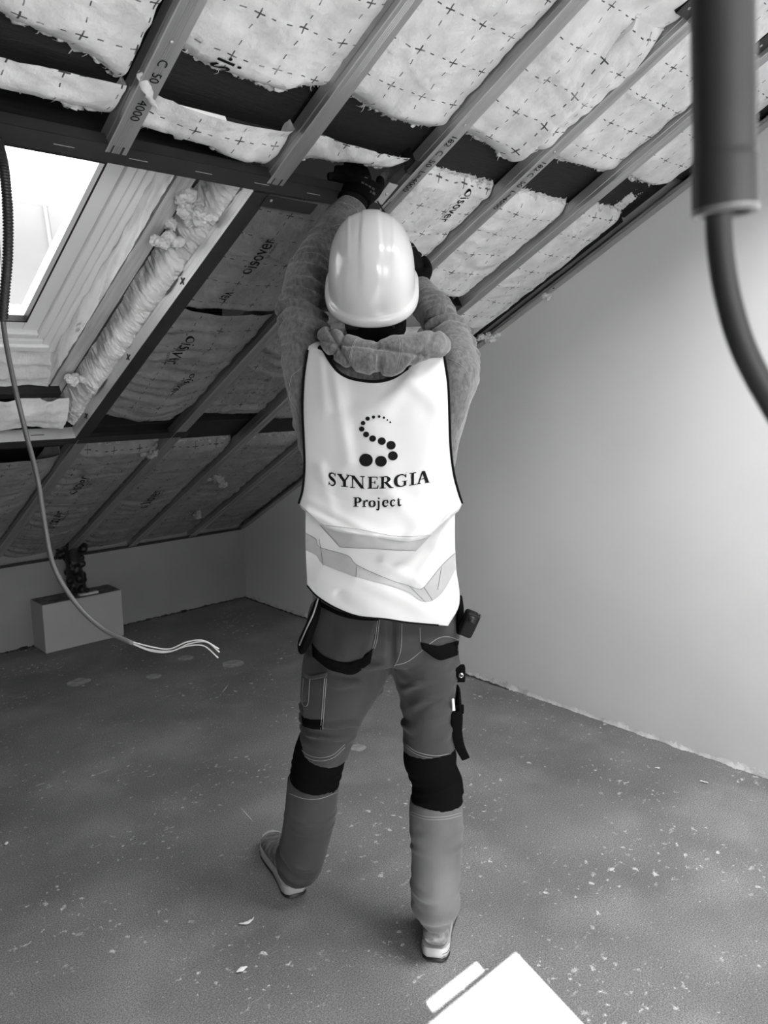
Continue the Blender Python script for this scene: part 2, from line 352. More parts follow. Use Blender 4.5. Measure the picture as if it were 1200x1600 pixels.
def stud(label, x0, s0, s1, holes=(), texts=(), screws=(), wd=.048, hh=.046, m=STEEL, group=None):
    t = thing('metal_stud', label, 'stud', rf(x0+wd/2, s0, 0), group)
    prof = [(x0, .0)]
    for i in range(9): prof.append((x0+wd*(.28+.05*i), -.0005 if i % 2 else .0006))
    prof += [(x0+wd, 0), (x0+wd, .006)]
    sheet('bottom_flange', prof, s0, s1, m, t)
    web('stud_web', x0, s0, s1, 0, hh, [k for k in holes if s0+.03 < k < s1-.03], m, t)
    sheet('top_flange', [(x0, hh), (x0+wd*.98, hh), (x0+wd*.98, hh-.006)], s0, s1, m, t)
    sheet('web_rib', [(x0-.0006, hh*.30), (x0-.0022, hh*.34), (x0-.0006, hh*.38)], s0, s1, m, t)
    v_, f_ = rbox(x0-.0012, x0+.0012, s0, s1, -.0012, .0008); mk('edge_highlight', v_, f_, STEELB, t, smooth=False)  # bright strip added as the highlight along the folded corner
    for tx, a, b, sz in texts: rtext(tx, (x0+wd/2-.009, a[1]), (x0+wd/2-.009, b[1]), sz, lambda x, s: -.0022, INK, t)
    for sx, ss_ in screws: screw(t, sx, ss_)
    return t
SX = dict(B1=.832, B2=1.266, B3=1.680, B4=2.086, B5=2.495)
stud('grey metal stud rising to the top left corner, ribbed face with a screw', SX['B1'], 3.10, 5.1, (3.125, 3.9), [('C  50', pxr(252, 92), pxr(236, 128), .030), ('4000', pxr(219, 155), pxr(206, 187), .030)], [pxr(268, 65)])
stud('ribbed metal stud ending on the track right above the left elbow', SX['B2'], 3.10, 4.33, ())
stud('metal stud printed 182 C 50 passing just right of the white helmet', SX['B3'], .02, 4.33, (3.95, 1.0), [('182  C  50  L=4000', pxr(712, 214), pxr(634, 299), .030)], [pxr(726, 195)])
stud('metal stud with round hole near the top, crossing the dark purlin above centre right', SX['B4'], .02, 5.1, (3.95, 2.62, 1.1), [('182 C  50  L=4000', pxr(845, 252), pxr(772, 326), .030)], [pxr(866, 237)])
stud('second metal stud left of the right wall, upper end beside the hanging grey conduit', SX['B5'], .02, 5.1, (4.12, 1.2), [], [])
stud('unlit metal stud descending from the skylight corner to the knee wall', 1.262, .02, 1.60, (.55,), m=STEEL)
stud('unlit metal stud at the far left edge below the skylight', .85, .02, 1.56, (.9,), m=STEEL)
def track(name, label, a, m, cat='track'):
    t = thing(name, label, cat, rf((a[0]+a[1])/2, (a[2]+a[3])/2, 0)); return t
# upper horizontal track
t = track('ceiling_track', 'dark horizontal metal track along the top edge of the skylight opening', (-.6, 1.70, 3.07, 3.12), STEELD)
v, f = merge(rbox(-.6, 1.70, 3.068, 3.122, 0, .0012), rbox(-.6, 1.70, 3.068, 3.0695, 0, .03), rbox(-.6, 1.70, 3.1205, 3.122, 0, .03)); mk('track_channel', v, f, STEELD, t, smooth=False)
for i, x in enumerate(np.arange(.55, 1.6, .17)):
    v, f = rbox(x, x+.045, 3.093, 3.0945, -.001, 0); mk('track_slot', v, f, STEELB, t, smooth=False)
t = thing('metal_offcut', 'short dull metal plate under the track near the top right skylight corner', 'metal strip', rf(1.38, 3.03, 0))
v, f = rbox(1.29, 1.46, 3.018, 3.06, -.003, -.001); mk('plate', v, f, STEELD, t, smooth=False); screw(t, 1.31, 3.045, -.003)
t = thing('opening_side_track', 'dark slanted metal track framing the right side of the skylight opening', 'track', rf(1.27, 2.3, 0))
v, f = merge(rbox(1.245, 1.297, 1.60, 3.062, -.0005, .0012)); mk('track_face', v, f, STEELD, t, smooth=False)
v, f = merge(rbox(1.245, 1.2465, 1.60, 3.062, 0, .048), rbox(1.2445, 1.2455, 1.60, 3.062, .012, .015), rbox(1.2445, 1.2455, 1.60, 3.062, .034, .037)); mk('lit_track_flange', v, f, STEELB, t, smooth=False)  # flange coloured brighter than the face, as the side lit by the skylight
for s in (1.75, 2.18, 2.62):
    v, f = rbox(1.2425, 1.2445, s, s+.03, .018, .022); mk('fixing_slot', v, f, RUB, t, smooth=False)
    v, f = rbox(1.2425, 1.2445, s+.013, s+.017, .008, .032); mk('fixing_slot', v, f, RUB, t, smooth=False)
t = thing('opening_bottom_track', 'horizontal metal track framing the bottom of the skylight opening', 'track', rf(.6, 1.6, 0))
v, f = merge(rbox(-.6, 1.75, 1.565, 1.618, -.001, .001), rbox(-.6, 1.75, 1.565, 1.5665, 0, .04)); mk('track_face', v, f, STEELD, t, smooth=False)
v, f = rbox(-.6, 1.247, 1.617, 1.6185, 0, .048); mk('lit_track_flange', v, f, STEELB, t, smooth=False)  # bright colour again stands for the skylight's light on this side
for x in np.arange(.6, 1.2, .16):
    v, f = rbox(x, x+.05, 1.6185, 1.6195, .02, .0225); mk('track_slot', v, f, RUB, t, smooth=False)
t = thing('wall_edge_track', 'metal edge track screwed along the top of the right wall', 'track', rf(2.9, 2.4, 0))
v, f = merge(rbox(2.878, 2.924, .02, 5.1, 0, .0015), rbox(2.9225, 2.924, .02, 5.1, -.0, .04), rbox(2.878, 2.8795, .02, 5.1, 0, .012)); mk('track_channel', v, f, STEEL, t, smooth=False)
for q in ((1183, 160), (880, 452), (1140, 245)): screw(t, 2.895, pxr(*q)[1], -.001, RUB)
t = thing('eaves_track', 'dark metal edge track along the top of the low knee wall', 'track', rf(1, .01, 0))
v, f = rbox(-.6, 2.9, .0, .045, 0, .003); mk('track_channel', v, f, STEELD, t, smooth=False)
def purlin(label, s0, s1, h0, h1):
    v_, f_ = rbox(-.8, 2.92, s0, s1, h0, h1); o_ = mk('timber_purlin', v_, f_, BLACKW, smooth=False, label=label, cat='beam'); bev(o_, .004)
purlin('wide black timber purlin crossing above the helmet from top left to the right wall', 3.215, 3.47, .062, .20)
purlin('black timber purlin crossing behind the lower edge of the skylight opening', 1.42, 1.585, .058, .20)
v, f = rbox(2.84, 2.91, 3.47, 5.1, .03, .10); mk('dark_gap_strip', v, f, BLACKW, smooth=False, label='dark strip added in the gap beside the right wall above the purlin', cat='beam')  # black strips added to keep the gap beside the wall dark
v, f = rbox(2.84, 2.91, .1, 3.21, .05, .12); mk('dark_gap_strip', v, f, BLACKW, smooth=False, label='dark strip added in the gap beside the right wall below the wide purlin', cat='beam')
# pale wool dust stuck on the purlin end
ms = []
for i in range(420):
    x = 2.84-abs(random.gauss(0, .055)); s = random.uniform(3.22, 3.40); 
    if 3.30-(2.84-x)*1.1+random.gauss(0, .03) < s-.05: continue
    r_ = random.uniform(.0008, .0026); ms.append(ball(rf(x, s, .0615), rf(r_, 0)-rf(0, 0), rf(0, r_)-rf(0, 0), (0, 0, .001), 3))
for i in range(160):
    x = 2.80+random.uniform(-.02, .04); s = 3.225+(2.84-x)*.3+random.uniform(0, .09); ms.append(ball(rf(x, s, .061), rf(.006, 0)-rf(0, 0), rf(0, .006)-rf(0, 0), (0, 0, .003), 4))
v, f = merge(*ms); mk('wool_dust', v, f, FLUFF, label='white wool dust clinging to the right end of the wide black purlin', cat='dust', kind='stuff')
# dark fixing brackets near the top right
for q, lab in (((1074, 12), 'black metal hanger bracket at the top edge left of the hanging conduit'), ((1186, 70), 'black metal hanger bracket right of the hanging conduit')):
    x, s = pxr(*q, .01); t = thing('hanger_bracket', lab, 'bracket', rf(x, s, 0))
    v, f = merge(rbox(x-.035, x+.03, s-.02, s+.05, .0, .003), rbox(x-.035, x-.031, s-.02, s+.05, 0, .06)); mk('bracket_plate', v, f, RUB, t, smooth=False)
    screw(t, x-.01, s+.005, -.001); screw(t, x+.014, s+.03, -.001)
    v, f = rbox(x+.027, x+.03, s-.02, s+.05, -.012, .0); mk('bracket_lip', v, f, STEELB, t, smooth=False)
for q, lab in (((712, 483), 'dark clip under the stud right of the right elbow'), ((650, 262), 'dark metal clip beside the gloved hand on the track')):
    x, s = pxr(*q, .0); t = thing('stud_clip', lab, 'clip', rf(x, s, 0))
    v, f = merge(rbox(x-.02, x+.02, s-.02, s+.02, .002, .004), rbox(x-.02, x-.018, s-.02, s+.02, .002, .05), rbox(x+.018, x+.02, s-.02, s+.02, .002, .05)); mk('clip_plate', v, f, RUB, t, smooth=False)
    v, f = rbox(x-.012, x+.012, s-.03, s-.02, .002, .02); mk('clip_tongue', v, f, STEELD, t, smooth=False)

# ------------------------------------------------------------------ glass wool batts
def batt(label, x0, x1, top, bot, h0=.030, bulge=.014, rip=.003, seed=0, logos=(), tufts=0, m=None, group=None, nu=34, thick=.10, toppx=False, skew=0., fray=.014, topedge=False, slump=None):
    """top/bot: slope position or photo polyline of that edge; the face is a soft quilted surface, edges are torn wool"""
    m = m or WOOL
    def edge(e):
        if isinstance(e, (int, float)): return lambda x: e
        q = np.array([pxr(*p, h0-.01) for p in e]); q = q[q[:, 0].argsort()]; return lambda x: float(np.interp(x, q[:, 0], q[:, 1]))
    eb, et = edge(bot), edge(top)
    sl_ = slump or (lambda x, s: 0)
    def H(x, s):
        u = min(1, max(0, (x-x0)/(x1-x0)))
        d = max(0, s-eb(x)); db = min(1, d/.05); dt = min(1, max(0, et(x)-s)/.04) if topedge else 1
        h = h0-bulge*(math.sin(math.pi*u)**.5)*(db**.5)*(dt**.5)
        h += .006*nz3((x*3+seed*7, s*3, seed))+.0025*nz3((x*9, s*9+seed*3, seed+5))
        h += rip*nz3((x*3+seed, s*26+2*nz3((x*5, s*4, seed)), seed+9))*2
        c = abs(nz3((x*5+seed*2, s*4.2+seed, 3.3))); h += .003*1.6*max(0, .07-c)/.07*(-1 if seed % 2 else 1)
        h += (1-db)**2*.028+(1-dt)**2*.02*(1 if topedge else 0)
        return h+sl_(x, s)
    smid = (edge(bot)((x0+x1)/2)+edge(top)((x0+x1)/2))/2
    ln = abs(et((x0+x1)/2)-eb((x0+x1)/2)); nv = max(8, int(ln/.0085)); nv = min(nv, 190)
    def fn(a, b):
        x = x0+(x1-x0)*a+.004*nz3((b*ln*8, a, seed), 1)
        s0_ = eb(x)+fray*nz3((x*30, seed, 1), 1)+fray*.8*nz3((x*90, seed, 4), 1); s1_ = et(x)+(fray*nz3((x*40, seed, 11), 1) if topedge else 0)
        s = s0_+(s1_-s0_)*b; return (x, s)
    P, F_ = grid(lambda a, b: (*fn(a, b), 0), nu, nv)
    t = thing('insulation_batt', label, 'insulation', rf((x0+x1)/2, eb((x0+x1)/2), h0), group)
    mk('batt_face', [rf(x, s, H(x, s)) for x, s, _ in P], [tuple(reversed(q)) for q in F_], m, t, uv=[(x+seed*.037, s+seed*.051) for x, s, _ in P])
    # torn wool edges: several rows leading back into the roof
    def edgeband(b, sg):
        na = 90; V_, E_ = [], []
        for j in range(6):
            for i in range(na+1):
                x, s = fn(i/na, b); hh_ = H(x, s)-.0005
                k = j/5; rg = .008*math.sin(math.pi*k)+.009*nz3((x*60, j*.9+seed, 2), 1)*(.2+k)+.006*nz3((x*140, j*1.7, seed), 1)*(j > 0)
                V_.append(rf(x, s-sg*(rg if j else 0)-sg*.0*k, hh_+thick*k*(.8+.4*nz3((x*12, seed, 8), 1))))
        for j in range(5):
            for i in range(na): k = j*(na+1)+i; E_.append((k, k+1, k+na+2, k+na+1))
        mk('torn_edge', V_, E_, FLUFF if m is WOOL else FLUFFD, t)
    rnd = random.Random(seed*13+1); ms = []
    for b_, sg in ((0, 1), (1, -1))[:2 if topedge else 1]:
        for i in range(150):
            a_ = rnd.random(); x, s = fn(a_, b_); h = H(x, s)+abs(rnd.gauss(0, .012)); r_ = rnd.uniform(.0025, .0075)*(1.5 if nz3((x*11, seed, b_)) > .12 else .8); c = rf(x, s+sg*rnd.uniform(-.002, .003), h)
            bv, bf = ball(c, np.array([1, 0, 0])*r_*1.6, (rf(0, 1)-rf(0, 0))*r_, (rf(0, 0, 1)-rf(0, 0))*r_*.7, 5); ms.append((bv+np.array([[nz3(p*170)*r_*.9, nz3(p*190+5)*r_*.9, nz3(p*180+9)*r_*.6] for p in bv]), bf))
        for i in range(45):
            a_ = rnd.random(); x, s = fn(a_, b_); h = H(x, s)+rnd.uniform(0, .02); L = rnd.uniform(.004, .013)*(1.9 if rnd.random() < .1 else 1); dx = rnd.gauss(0, .008); r_ = rnd.uniform(.0005, .0016)
            ms.append(loft([rf(x, s+sg*.004, h), rf(x+dx*.4, s-sg*L*.5, h-.002+rnd.gauss(0, .002)), rf(x+dx+rnd.gauss(0, .004), s-sg*L, h+rnd.gauss(0, .004))], [r_*1.6, r_, .0003], n=2, seg=5))
    v_, f_ = merge(*ms); mk('wool_fray', v_, f_, FLUFF if m is WOOL else FLUFFD, t, kind='stuff')
    edgeband(0, 1)
    if topedge: edgeband(1, -1)
    for xx, sgn in ((x0, 1), (x1, -1)):
        V_, E_ = [], []
        for j in range(nv+1):
            x, s = fn(0 if sgn > 0 else 1, j/nv); V_ += [rf(x, s, H(x, s)), rf(x+sgn*.004, s, H(x, s)+thick)]
            if j: k = 2*j; E_.append((k-2, k, k+1, k-1))
        mk('batt_side', V_, E_, FLUFF if m is WOOL else FLUFFD, t)
    rnd = random.Random(seed*13+1)
    for i in range(0):
        a = rnd.random(); x, s = fn(a, 0); h = H(x, s); L = rnd.uniform(.012, .035); dx = rnd.uniform(-.012, .02)
        v_, f_ = loft([rf(x, s+.012, h), rf(x+dx*.3, s-.003, h-.004), rf(x+dx*.7, s-L*.6, h-.004), rf(x+dx, s-L, h)], [.009, .007, .004, .0008], [.005, .004, .003, .0006], n=3, seg=8)
        v_ = v_+np.array([[nz3(p*150)*.003, nz3(p*170+3)*.003, nz3(p*160+7)*.003] for p in v_]); mk('wool_tuft', v_, f_, FLUFF if m is WOOL else FLUFFD, t)
    for s_, a, b in logos:
        A_, B_ = np.array(pxr(*a, h0-bulge)), np.array(pxr(*b, h0-bulge)); d = (B_-A_)/np.linalg.norm(B_-A_); up = np.array([-d[1], d[0]]); L = np.linalg.norm(B_-A_)
        hs = lambda x, s: H(x, s)-.0022
        full = 'i' == s_[0]
        T, TF = text2d(s_, 1.); T[:, 0] -= T[:, 0].min(); k = L*(.80 if full else 1)/T[:, 0].max()
        q = [A_+d*(L*(.20 if full else 0)+p[0]*k)+up*(p[1]*k*1.25-k*.35) for p in T]
        mk('printed_logo', [rf(x, s, hs(x, s)) for x, s in q], TF, INK, t, smooth=False)
        if full:
            c = A_+d*L*.07; V_, E_ = [], []; n_ = 28
            for i in range(n_):
                an = 2*math.pi*i/n_; w_ = .003+.0045*max(0, math.cos(an-3.6)); R_ = L*.085
                for r2 in (R_-w_, R_): p = c+(d*math.cos(an)+up*math.sin(an))*r2; V_.append(rf(p[0], p[1], hs(*p)))
            for i in range(n_): k_ = 2*i; k2 = 2*((i+1) % n_); E_.append((k_, k_+1, k2+1, k2))
            mk('printed_ring', V_, E_, INK, t, smooth=False)
            T, TF = text2d('ISO ACOUSTIC', 1.); T[:, 0] -= T[:, 0].min(); k = L*.42/T[:, 0].max()
            q = [A_+d*(L*.5+p[0]*k)+up*(p[1]*k-L*.20) for p in T]; mk('small_print', [rf(x, s, hs(x, s)) for x, s in q], TF, INK, t, smooth=False)
    return t
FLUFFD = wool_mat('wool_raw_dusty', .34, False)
TOP = 4.32
batt('large pale batt at the top left corner with a torn strand hanging by the stud', .15, .815, TOP, [(-20, 28), (0, 38), (60, 68), (110, 88), (150, 108), (200, 148), (222, 160), (232, 162)], seed=1, tufts=5)
batt('pale batt with half a printed logo between the two leftmost upper studs', .885, 1.268, TOP, [(285, 88), (300, 105), (330, 122), (380, 137), (410, 147), (440, 158), (470, 150), (500, 151)], seed=2, tufts=5, logos=[('is', (362, 92), (345, 118))])
batt('smooth pale batt in the bay above the gloved hand, lower lip drooping over the purlin', 1.322, 1.674, TOP, [(545, 155), (580, 180), (610, 197), (650, 209), (690, 216), (702, 205)], seed=3, tufts=4)
batt('slumped creased batt in the fourth upper bay with a pointed torn corner', 1.735, 2.080, TOP, [(720, 215), (750, 228), (775, 242), (797, 264), (806, 250), (818, 240), (840, 250)], seed=4, tufts=3, bulge=.03, slump=lambda x, s: -.035*math.exp(-((x-1.97)/.03)**2)*(1 if s < 3.85 else 0)*min(1, (3.85-s)/.1)+.02*math.sin(9*(x+s))*max(0, min(1, (s-3.6)/.1)))
batt('pale batt between the last two full studs above the wide purlin', 2.141, 2.490, 3.905, [(862, 255), (880, 264), (920, 272), (958, 280)], seed=5, tufts=2)
batt('short overlapping batt flap high beside the hanging conduit', 2.141, 2.490, TOP, 3.87, h0=.018, seed=15, tufts=2)
batt('narrow pale batt next to the right wall above the wide purlin', 2.548, 2.845, TOP, [(985, 287), (1010, 295), (1040, 302), (1062, 290)], seed=6, tufts=3)
batt('folded flap of batt overlapping beside the fourth upper bay stud', 1.94, 2.082, 3.86, [(800, 246), (812, 238), (826, 236), (842, 250)], seed=17, h0=.006, bulge=.016, topedge=True, rip=.008)
# between track and purlin
batt('strip of pale batt between the dark track and the purlin at the far left', .15, .829, 3.26, 3.155, seed=7, fray=.006, thick=.03)
batt('sagging rolled piece of batt between the track and purlin left of the gloved hand', .885, 1.262, 3.262, [(215, 212), (260, 222), (330, 238), (345, 250), (375, 262), (412, 270), (425, 262)], seed=8, bulge=.03, fray=.008, thick=.03)
batt('torn tuft of batt tucked above the gloved hand under the purlin', 1.322, 1.674, 3.27, [(470, 262), (510, 262), (560, 268), (600, 275), (640, 262)], seed=9, tufts=6, bulge=.02, fray=.02, thick=.03)
batt('pale batt with printed logo between helmet and the studs below the purlin', 1.735, 2.080, 3.225, 2.5, seed=10, logos=[('isover', (735, 300), (692, 347))], topedge=True)
batt('pale batt below the wide purlin in the bay right of the knockout stud', 2.141, 2.488, 3.225, [(672, 462), (690, 468), (712, 474), (722, 468)], seed=11, topedge=True, bulge=.02)
batt('crumpled end of batt behind the right elbow', 2.141, 2.488, 2.46, 2.15, h0=.05, seed=16, bulge=.03, tufts=4)
batt('pale batt along the right wall below the purlin with ragged edge', 2.548, 2.835, [(930, 332), (960, 338), (985, 345), (1000, 350)], [(712, 545), (740, 520), (770, 500)], seed=12, tufts=6, topedge=True, bulge=.02, logos=[('isover', (720, 510), (700, 525))])
# right of the skylight
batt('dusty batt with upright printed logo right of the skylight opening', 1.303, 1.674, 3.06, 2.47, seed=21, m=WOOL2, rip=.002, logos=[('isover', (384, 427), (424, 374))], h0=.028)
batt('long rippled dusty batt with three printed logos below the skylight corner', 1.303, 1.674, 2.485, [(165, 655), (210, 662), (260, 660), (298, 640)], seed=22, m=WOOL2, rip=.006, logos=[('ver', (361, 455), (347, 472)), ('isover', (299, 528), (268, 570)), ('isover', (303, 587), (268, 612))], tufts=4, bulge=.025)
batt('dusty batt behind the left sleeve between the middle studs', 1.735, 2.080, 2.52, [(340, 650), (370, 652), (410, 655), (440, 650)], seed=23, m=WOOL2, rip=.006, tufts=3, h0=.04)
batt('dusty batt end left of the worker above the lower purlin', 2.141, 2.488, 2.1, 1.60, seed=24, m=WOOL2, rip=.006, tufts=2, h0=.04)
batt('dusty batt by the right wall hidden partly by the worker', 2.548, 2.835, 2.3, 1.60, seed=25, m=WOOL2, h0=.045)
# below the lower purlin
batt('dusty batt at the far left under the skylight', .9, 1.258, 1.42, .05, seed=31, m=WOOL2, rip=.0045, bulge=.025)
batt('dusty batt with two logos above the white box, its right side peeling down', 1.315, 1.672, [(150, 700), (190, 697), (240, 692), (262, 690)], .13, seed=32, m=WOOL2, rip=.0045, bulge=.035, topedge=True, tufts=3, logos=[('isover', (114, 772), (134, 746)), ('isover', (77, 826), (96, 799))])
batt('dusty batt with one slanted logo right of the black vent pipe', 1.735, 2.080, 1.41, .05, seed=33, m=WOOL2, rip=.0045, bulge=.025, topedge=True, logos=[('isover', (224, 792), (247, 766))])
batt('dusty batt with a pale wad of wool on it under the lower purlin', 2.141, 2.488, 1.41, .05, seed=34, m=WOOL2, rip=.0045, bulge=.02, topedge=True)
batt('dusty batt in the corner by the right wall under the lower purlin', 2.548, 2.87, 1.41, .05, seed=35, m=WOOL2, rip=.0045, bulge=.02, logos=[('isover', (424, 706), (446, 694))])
# loose wads
def wad(label, q, r, h=.02, seed=0, m=None, st=(1, 1, .6)):
    x, s = pxr(*q, h); c = rf(x, s, h-.01); rnd = random.Random(seed)
    ps = [ball(c+np.array([rnd.gauss(0, r*.4*st[0]), rnd.gauss(0, r*.4*st[1]), rnd.gauss(0, r*.35)]), (r*.5, 0, 0), (0, r*.5, 0), (0, 0, r*.4), 8) for _ in range(7)]
    v_, f_, n_ = fuse(ps, r*.05, 2); v_ = v_+n_*np.array([nz3(p*40+seed)*r*.22+nz3(p*90)*r*.18+nz3(p*210)*r*.12 for p in v_])[:, None]
    mk('wool_wad', v_, f_, m or FLUFF, label=label, cat='insulation')
wad('small pale wad of wool stuck on the dusty batt near the far corner', (307, 801), .035, .01, 1, FLUFFD)
wad('tuft of wool hanging over the wall track beside the right shoulder', (765, 522), .035, .01, 2)
wad('tuft of wool poking over the wall track higher up the right wall', (852, 458), .022, .005, 3)
wad('tuft of wool wedged by the purlin and the wall track', (1035, 320), .03, .02, 4)
q_ = [rf(*pxr(a, b, .0), h) for a, b, h in ((222, 118, .01), (229, 138, -.004), (236, 154, -.006), (247, 167, -.004))]; v, f = loft(q_, [.012, .010, .006, .0015], [.006, .005, .004, .001], n=8, seg=12)
v = v+np.array([[nz3(p*90)*.005, nz3(p*100+3)*.005, nz3(p*110+7)*.004] for p in v]); mk('wool_strand', v, f, FLUFF, label='torn strand of wool hanging over the leftmost upper stud', cat='insulation')
wad('dusty wad under the lower purlin near its middle stud', (232, 700), .04, .03, 6, FLUFFD)
wad('dusty lump of wool near the upper end of the corner bay', (340, 745), .045, .02, 7, FLUFFD)

# ------------------------------------------------------------------ skylight surround
xa, sa = pxr(275, 285, .12)
v, f = rbox(1.127, 1.182, 1.62, 2.995, .13, .22); o = mk('timber_rafter', v, f, mat('pale_rafter', .5, .8, 0, .2, 5, .3, 40, (14, 1, 1)), smooth=False, label='pale timber rafter beside the skylight frame', cat='beam'); bev(o, .002)
def fn(a, b):
    s = 1.70+1.29*b; x = 1.100+.020*a; h = .218-.088*a; w_ = .010*nz3((a*2.5, s*13+a*5, 1))+.006*nz3((a*6, s*30+a*9, 4)); return rf(min(x+w_, 1.125), s, h+w_*.5)
v, f = grid(fn, 14, 160); mk('membrane_strip', v, f, mat('membrane', .7, .3, 0, .1, 9, .1, 20), label='wrinkled pale membrane strip between skylight frame and rafter', cat='membrane')
def fn(a, b):
    s = 1.63+1.42*b; lo = .03+.06*max(0, nz3((s*3, 1, 0))+.2); x = 1.192+lo*.4+(1.245-1.192-lo*.4)*a; h = .155-.11*a
    w_ = .016*nz3((x*14, s*7, 2))+.008*nz3((x*40, s*30, 5))+.006*nz3((x*90, s*80, 7))+.003*nz3((x*200, s*190, 7)); b_ = -.026*math.sin(math.pi*a); return rf(x+w_-.008*math.sin(math.pi*a), s, h+w_*.7+b_)
v, f = grid(fn, 40, 600); mk('insulation_roll', v, f, FLUFF, label='long fluffy raw wool stuffed down the right side of the skylight opening', cat='insulation')
def fnb(a, b):
    x = -.1+1.30*b; s = 1.635+.13*a; h = .045+.05*a; w_ = .016*nz3((x*9, s*14, 12))+.010*nz3((x*30, s*40, 5)); return rf(x, s+w_*.4, h+w_-.02*math.sin(math.pi*a))
v, f = grid(fnb, 20, 200); mk('insulation_roll', v, f, FLUFF, label='fluffy raw wool along the bottom edge of the skylight opening', cat='insulation')
v, f = rbox(-.3, 1.16, 1.765, 1.80, .10, .16); mk('timber_batten', v, f, BLACKW, smooth=False, label='dark timber bar across below the skylight frame', cat='beam')
def fnc(a, b):
    x = -.1+1.22*b; s = 1.80+.145*a; h = .13+.06*a; w_ = .012*nz3((x*7, s*34, 2))+.006*nz3((x*30, s*50, 5)); return rf(x, s+w_*.4, h+w_)
v, f = grid(fnc, 20, 160); mk('insulation_roll', v, f, FLUFF, label='pale wool packed right under the skylight frame', cat='insulation')
def wadw(label, q, r, h, seed): wad(label, q, r, h, seed, FLUFF)
wadw('big puffed wad of wool at the top right inside the skylight opening', (300, 325), .055, .10, 21)
wadw('puff of wool over the rafter halfway down the skylight opening', (262, 372), .04, .10, 22)
wadw('white wad of wool in the bottom right corner of the skylight opening', (112, 590), .035, .11, 23)
# grey sheet added to stand for the dark gap beside the rafter
v, f = rbox(1.186, 1.243, 1.62, 3.06, .17, .22); mk('dark_gap_sheet', v, f, mat('cavity_grey', .22, .8), smooth=False, label='grey sheet added in the dark gap behind the wool right of the skylight', cat='board')

v, f = rbox(-.6, 1.24, 3.022, 3.066, .05, .285); mk('sky_closing_box', v, f, BLACKW, smooth=False, label='dark box added behind the track to close off the sky above the skylight', cat='beam')  # black box added to block the view of the sky over the frame
# ------------------------------------------------------------------ box, vent pipe, cables
YBX = PF(72, 1022)[1]; x0 = PF(72, 1022)[0]; x1 = PF(189, 990)[0]; zt = (PY(70, 948, YBX)[2]+PY(184, 921, YBX)[2])/2
v, f = wbox(x0, x1, YBX, DY-.001, 0.001, zt)
t = thing('pipe_box', 'low white boxed-in pipe casing on the floor against the knee wall', 'box', ((x0+x1)/2, YBX, 0))
o = mk('box_body', v, f, mat('box_white', .46, .6, 0, .05, 4), t, smooth=False); bev(o, .003)
v, f = wbox(x0+.004, x1-.004, YBX+.004, DY-.003, zt, zt+.002); mk('box_top', v, f, mat('box_top_grey', .16, .8, 0, .5, 14), t, smooth=False)
c0 = PY(120, 922, DY-.09); c1 = PY(112, 852, DY-.10)
pp = [loft([c0+np.array([0, 0, -.0]), (c0+c1)/2, c1, c1+np.array([0, 0, .08])], [.055, .042, .05, .075], n=4, seg=16)]
rnd = random.Random(3)
for i in range(34):
    k = rnd.random(); c = c0*(1-k)+c1*k; a = rnd.random()*6.28; rr_ = .045*(1+.5*(k > .75)+.5*(k < .12)); c = c+np.array([math.cos(a)*rr_, math.sin(a)*rr_, 0]); q = rnd.uniform(.012, .026); pp.append(ball(c, (q, 0, 0), (0, q, 0), (0, 0, q), 6))
v, f, nn = fuse(pp, .006, 1); v[:, 2] = np.maximum(v[:, 2], zt+.003)
mk('vent_pipe', v, f, mat('black_sealant', .008, .45, 0, 0, 5, .4, 40), label='black sealant-covered vent pipe standing on the white box', cat='pipe')
v, f = wbox(c0[0]-.01, c0[0]+.10, YBX+.02, YBX+.06, zt+.0025, zt+.016); bev(mk('mortar_lump', v, f, mat('mortar', .6, .9, 0, .3, 30, .5, 60), label='small pale lump of mortar on the box at the foot of the black pipe', cat='debris'), .004)
# left corrugated conduit and its cable
PTH = [P3(-16, 130, 1.78), P3(-4, 215, 1.72), P3(6, 262, 1.68), P3(12, 330, 1.66), P3(12, 400, 1.65), P3(8, 450, 1.65), P3(4, 502, 1.65)]
A = crom(PTH, 40); L = np.concatenate([[0], np.cumsum(np.linalg.norm(np.diff(A, axis=0), axis=1))]); n_ = int(L[-1]/.0016); A = np.array([[np.interp(k, L, A[:, i]) for i in range(3)] for k in np.linspace(0, L[-1], n_)])
v, f = loft(A, [.0105 if (i//2) % 2 else .0088 for i in range(n_)], seg=16, sub=False, side=[1, 0, 0])
mk('corrugated_conduit', v, f, mat('conduit_black', .018, .4), label='black corrugated conduit hanging at the left edge by the skylight', cat='conduit')
t = thing('electric_cable', 'grey electric cable drooping from the left conduit with bare wires at its end', 'cable', P3(205, 1004, 1.62))
cp = [P3(3, 470, 1.65), P3(7, 520, 1.65), P3(20, 590, 1.64), P3(40, 675, 1.64), P3(58, 745, 1.63), P3(70, 820, 1.63), P3(84, 885, 1.62), P3(118, 942, 1.62), P3(160, 982, 1.62), P3(207, 1005, 1.62)]
tube('cable_sheath', cp, .0052, mat('cable_grey', .09, .4), parent=t)
for e in ([(207, 1005), (235, 1015), (268, 1017), (295, 1006), (322, 1003), (343, 1019)], [(206, 1003), (238, 1011), (265, 1014), (292, 1003), (318, 1001), (342, 1014)], [(207, 1006), (235, 1017), (262, 1019), (290, 1010), (318, 1009), (341, 1028)]):
    tube('bare_wire', [P3(*q, 1.62-.004*i) for i, q in enumerate(e)], .0014, mat('wire_light', .62, .4), parent=t)
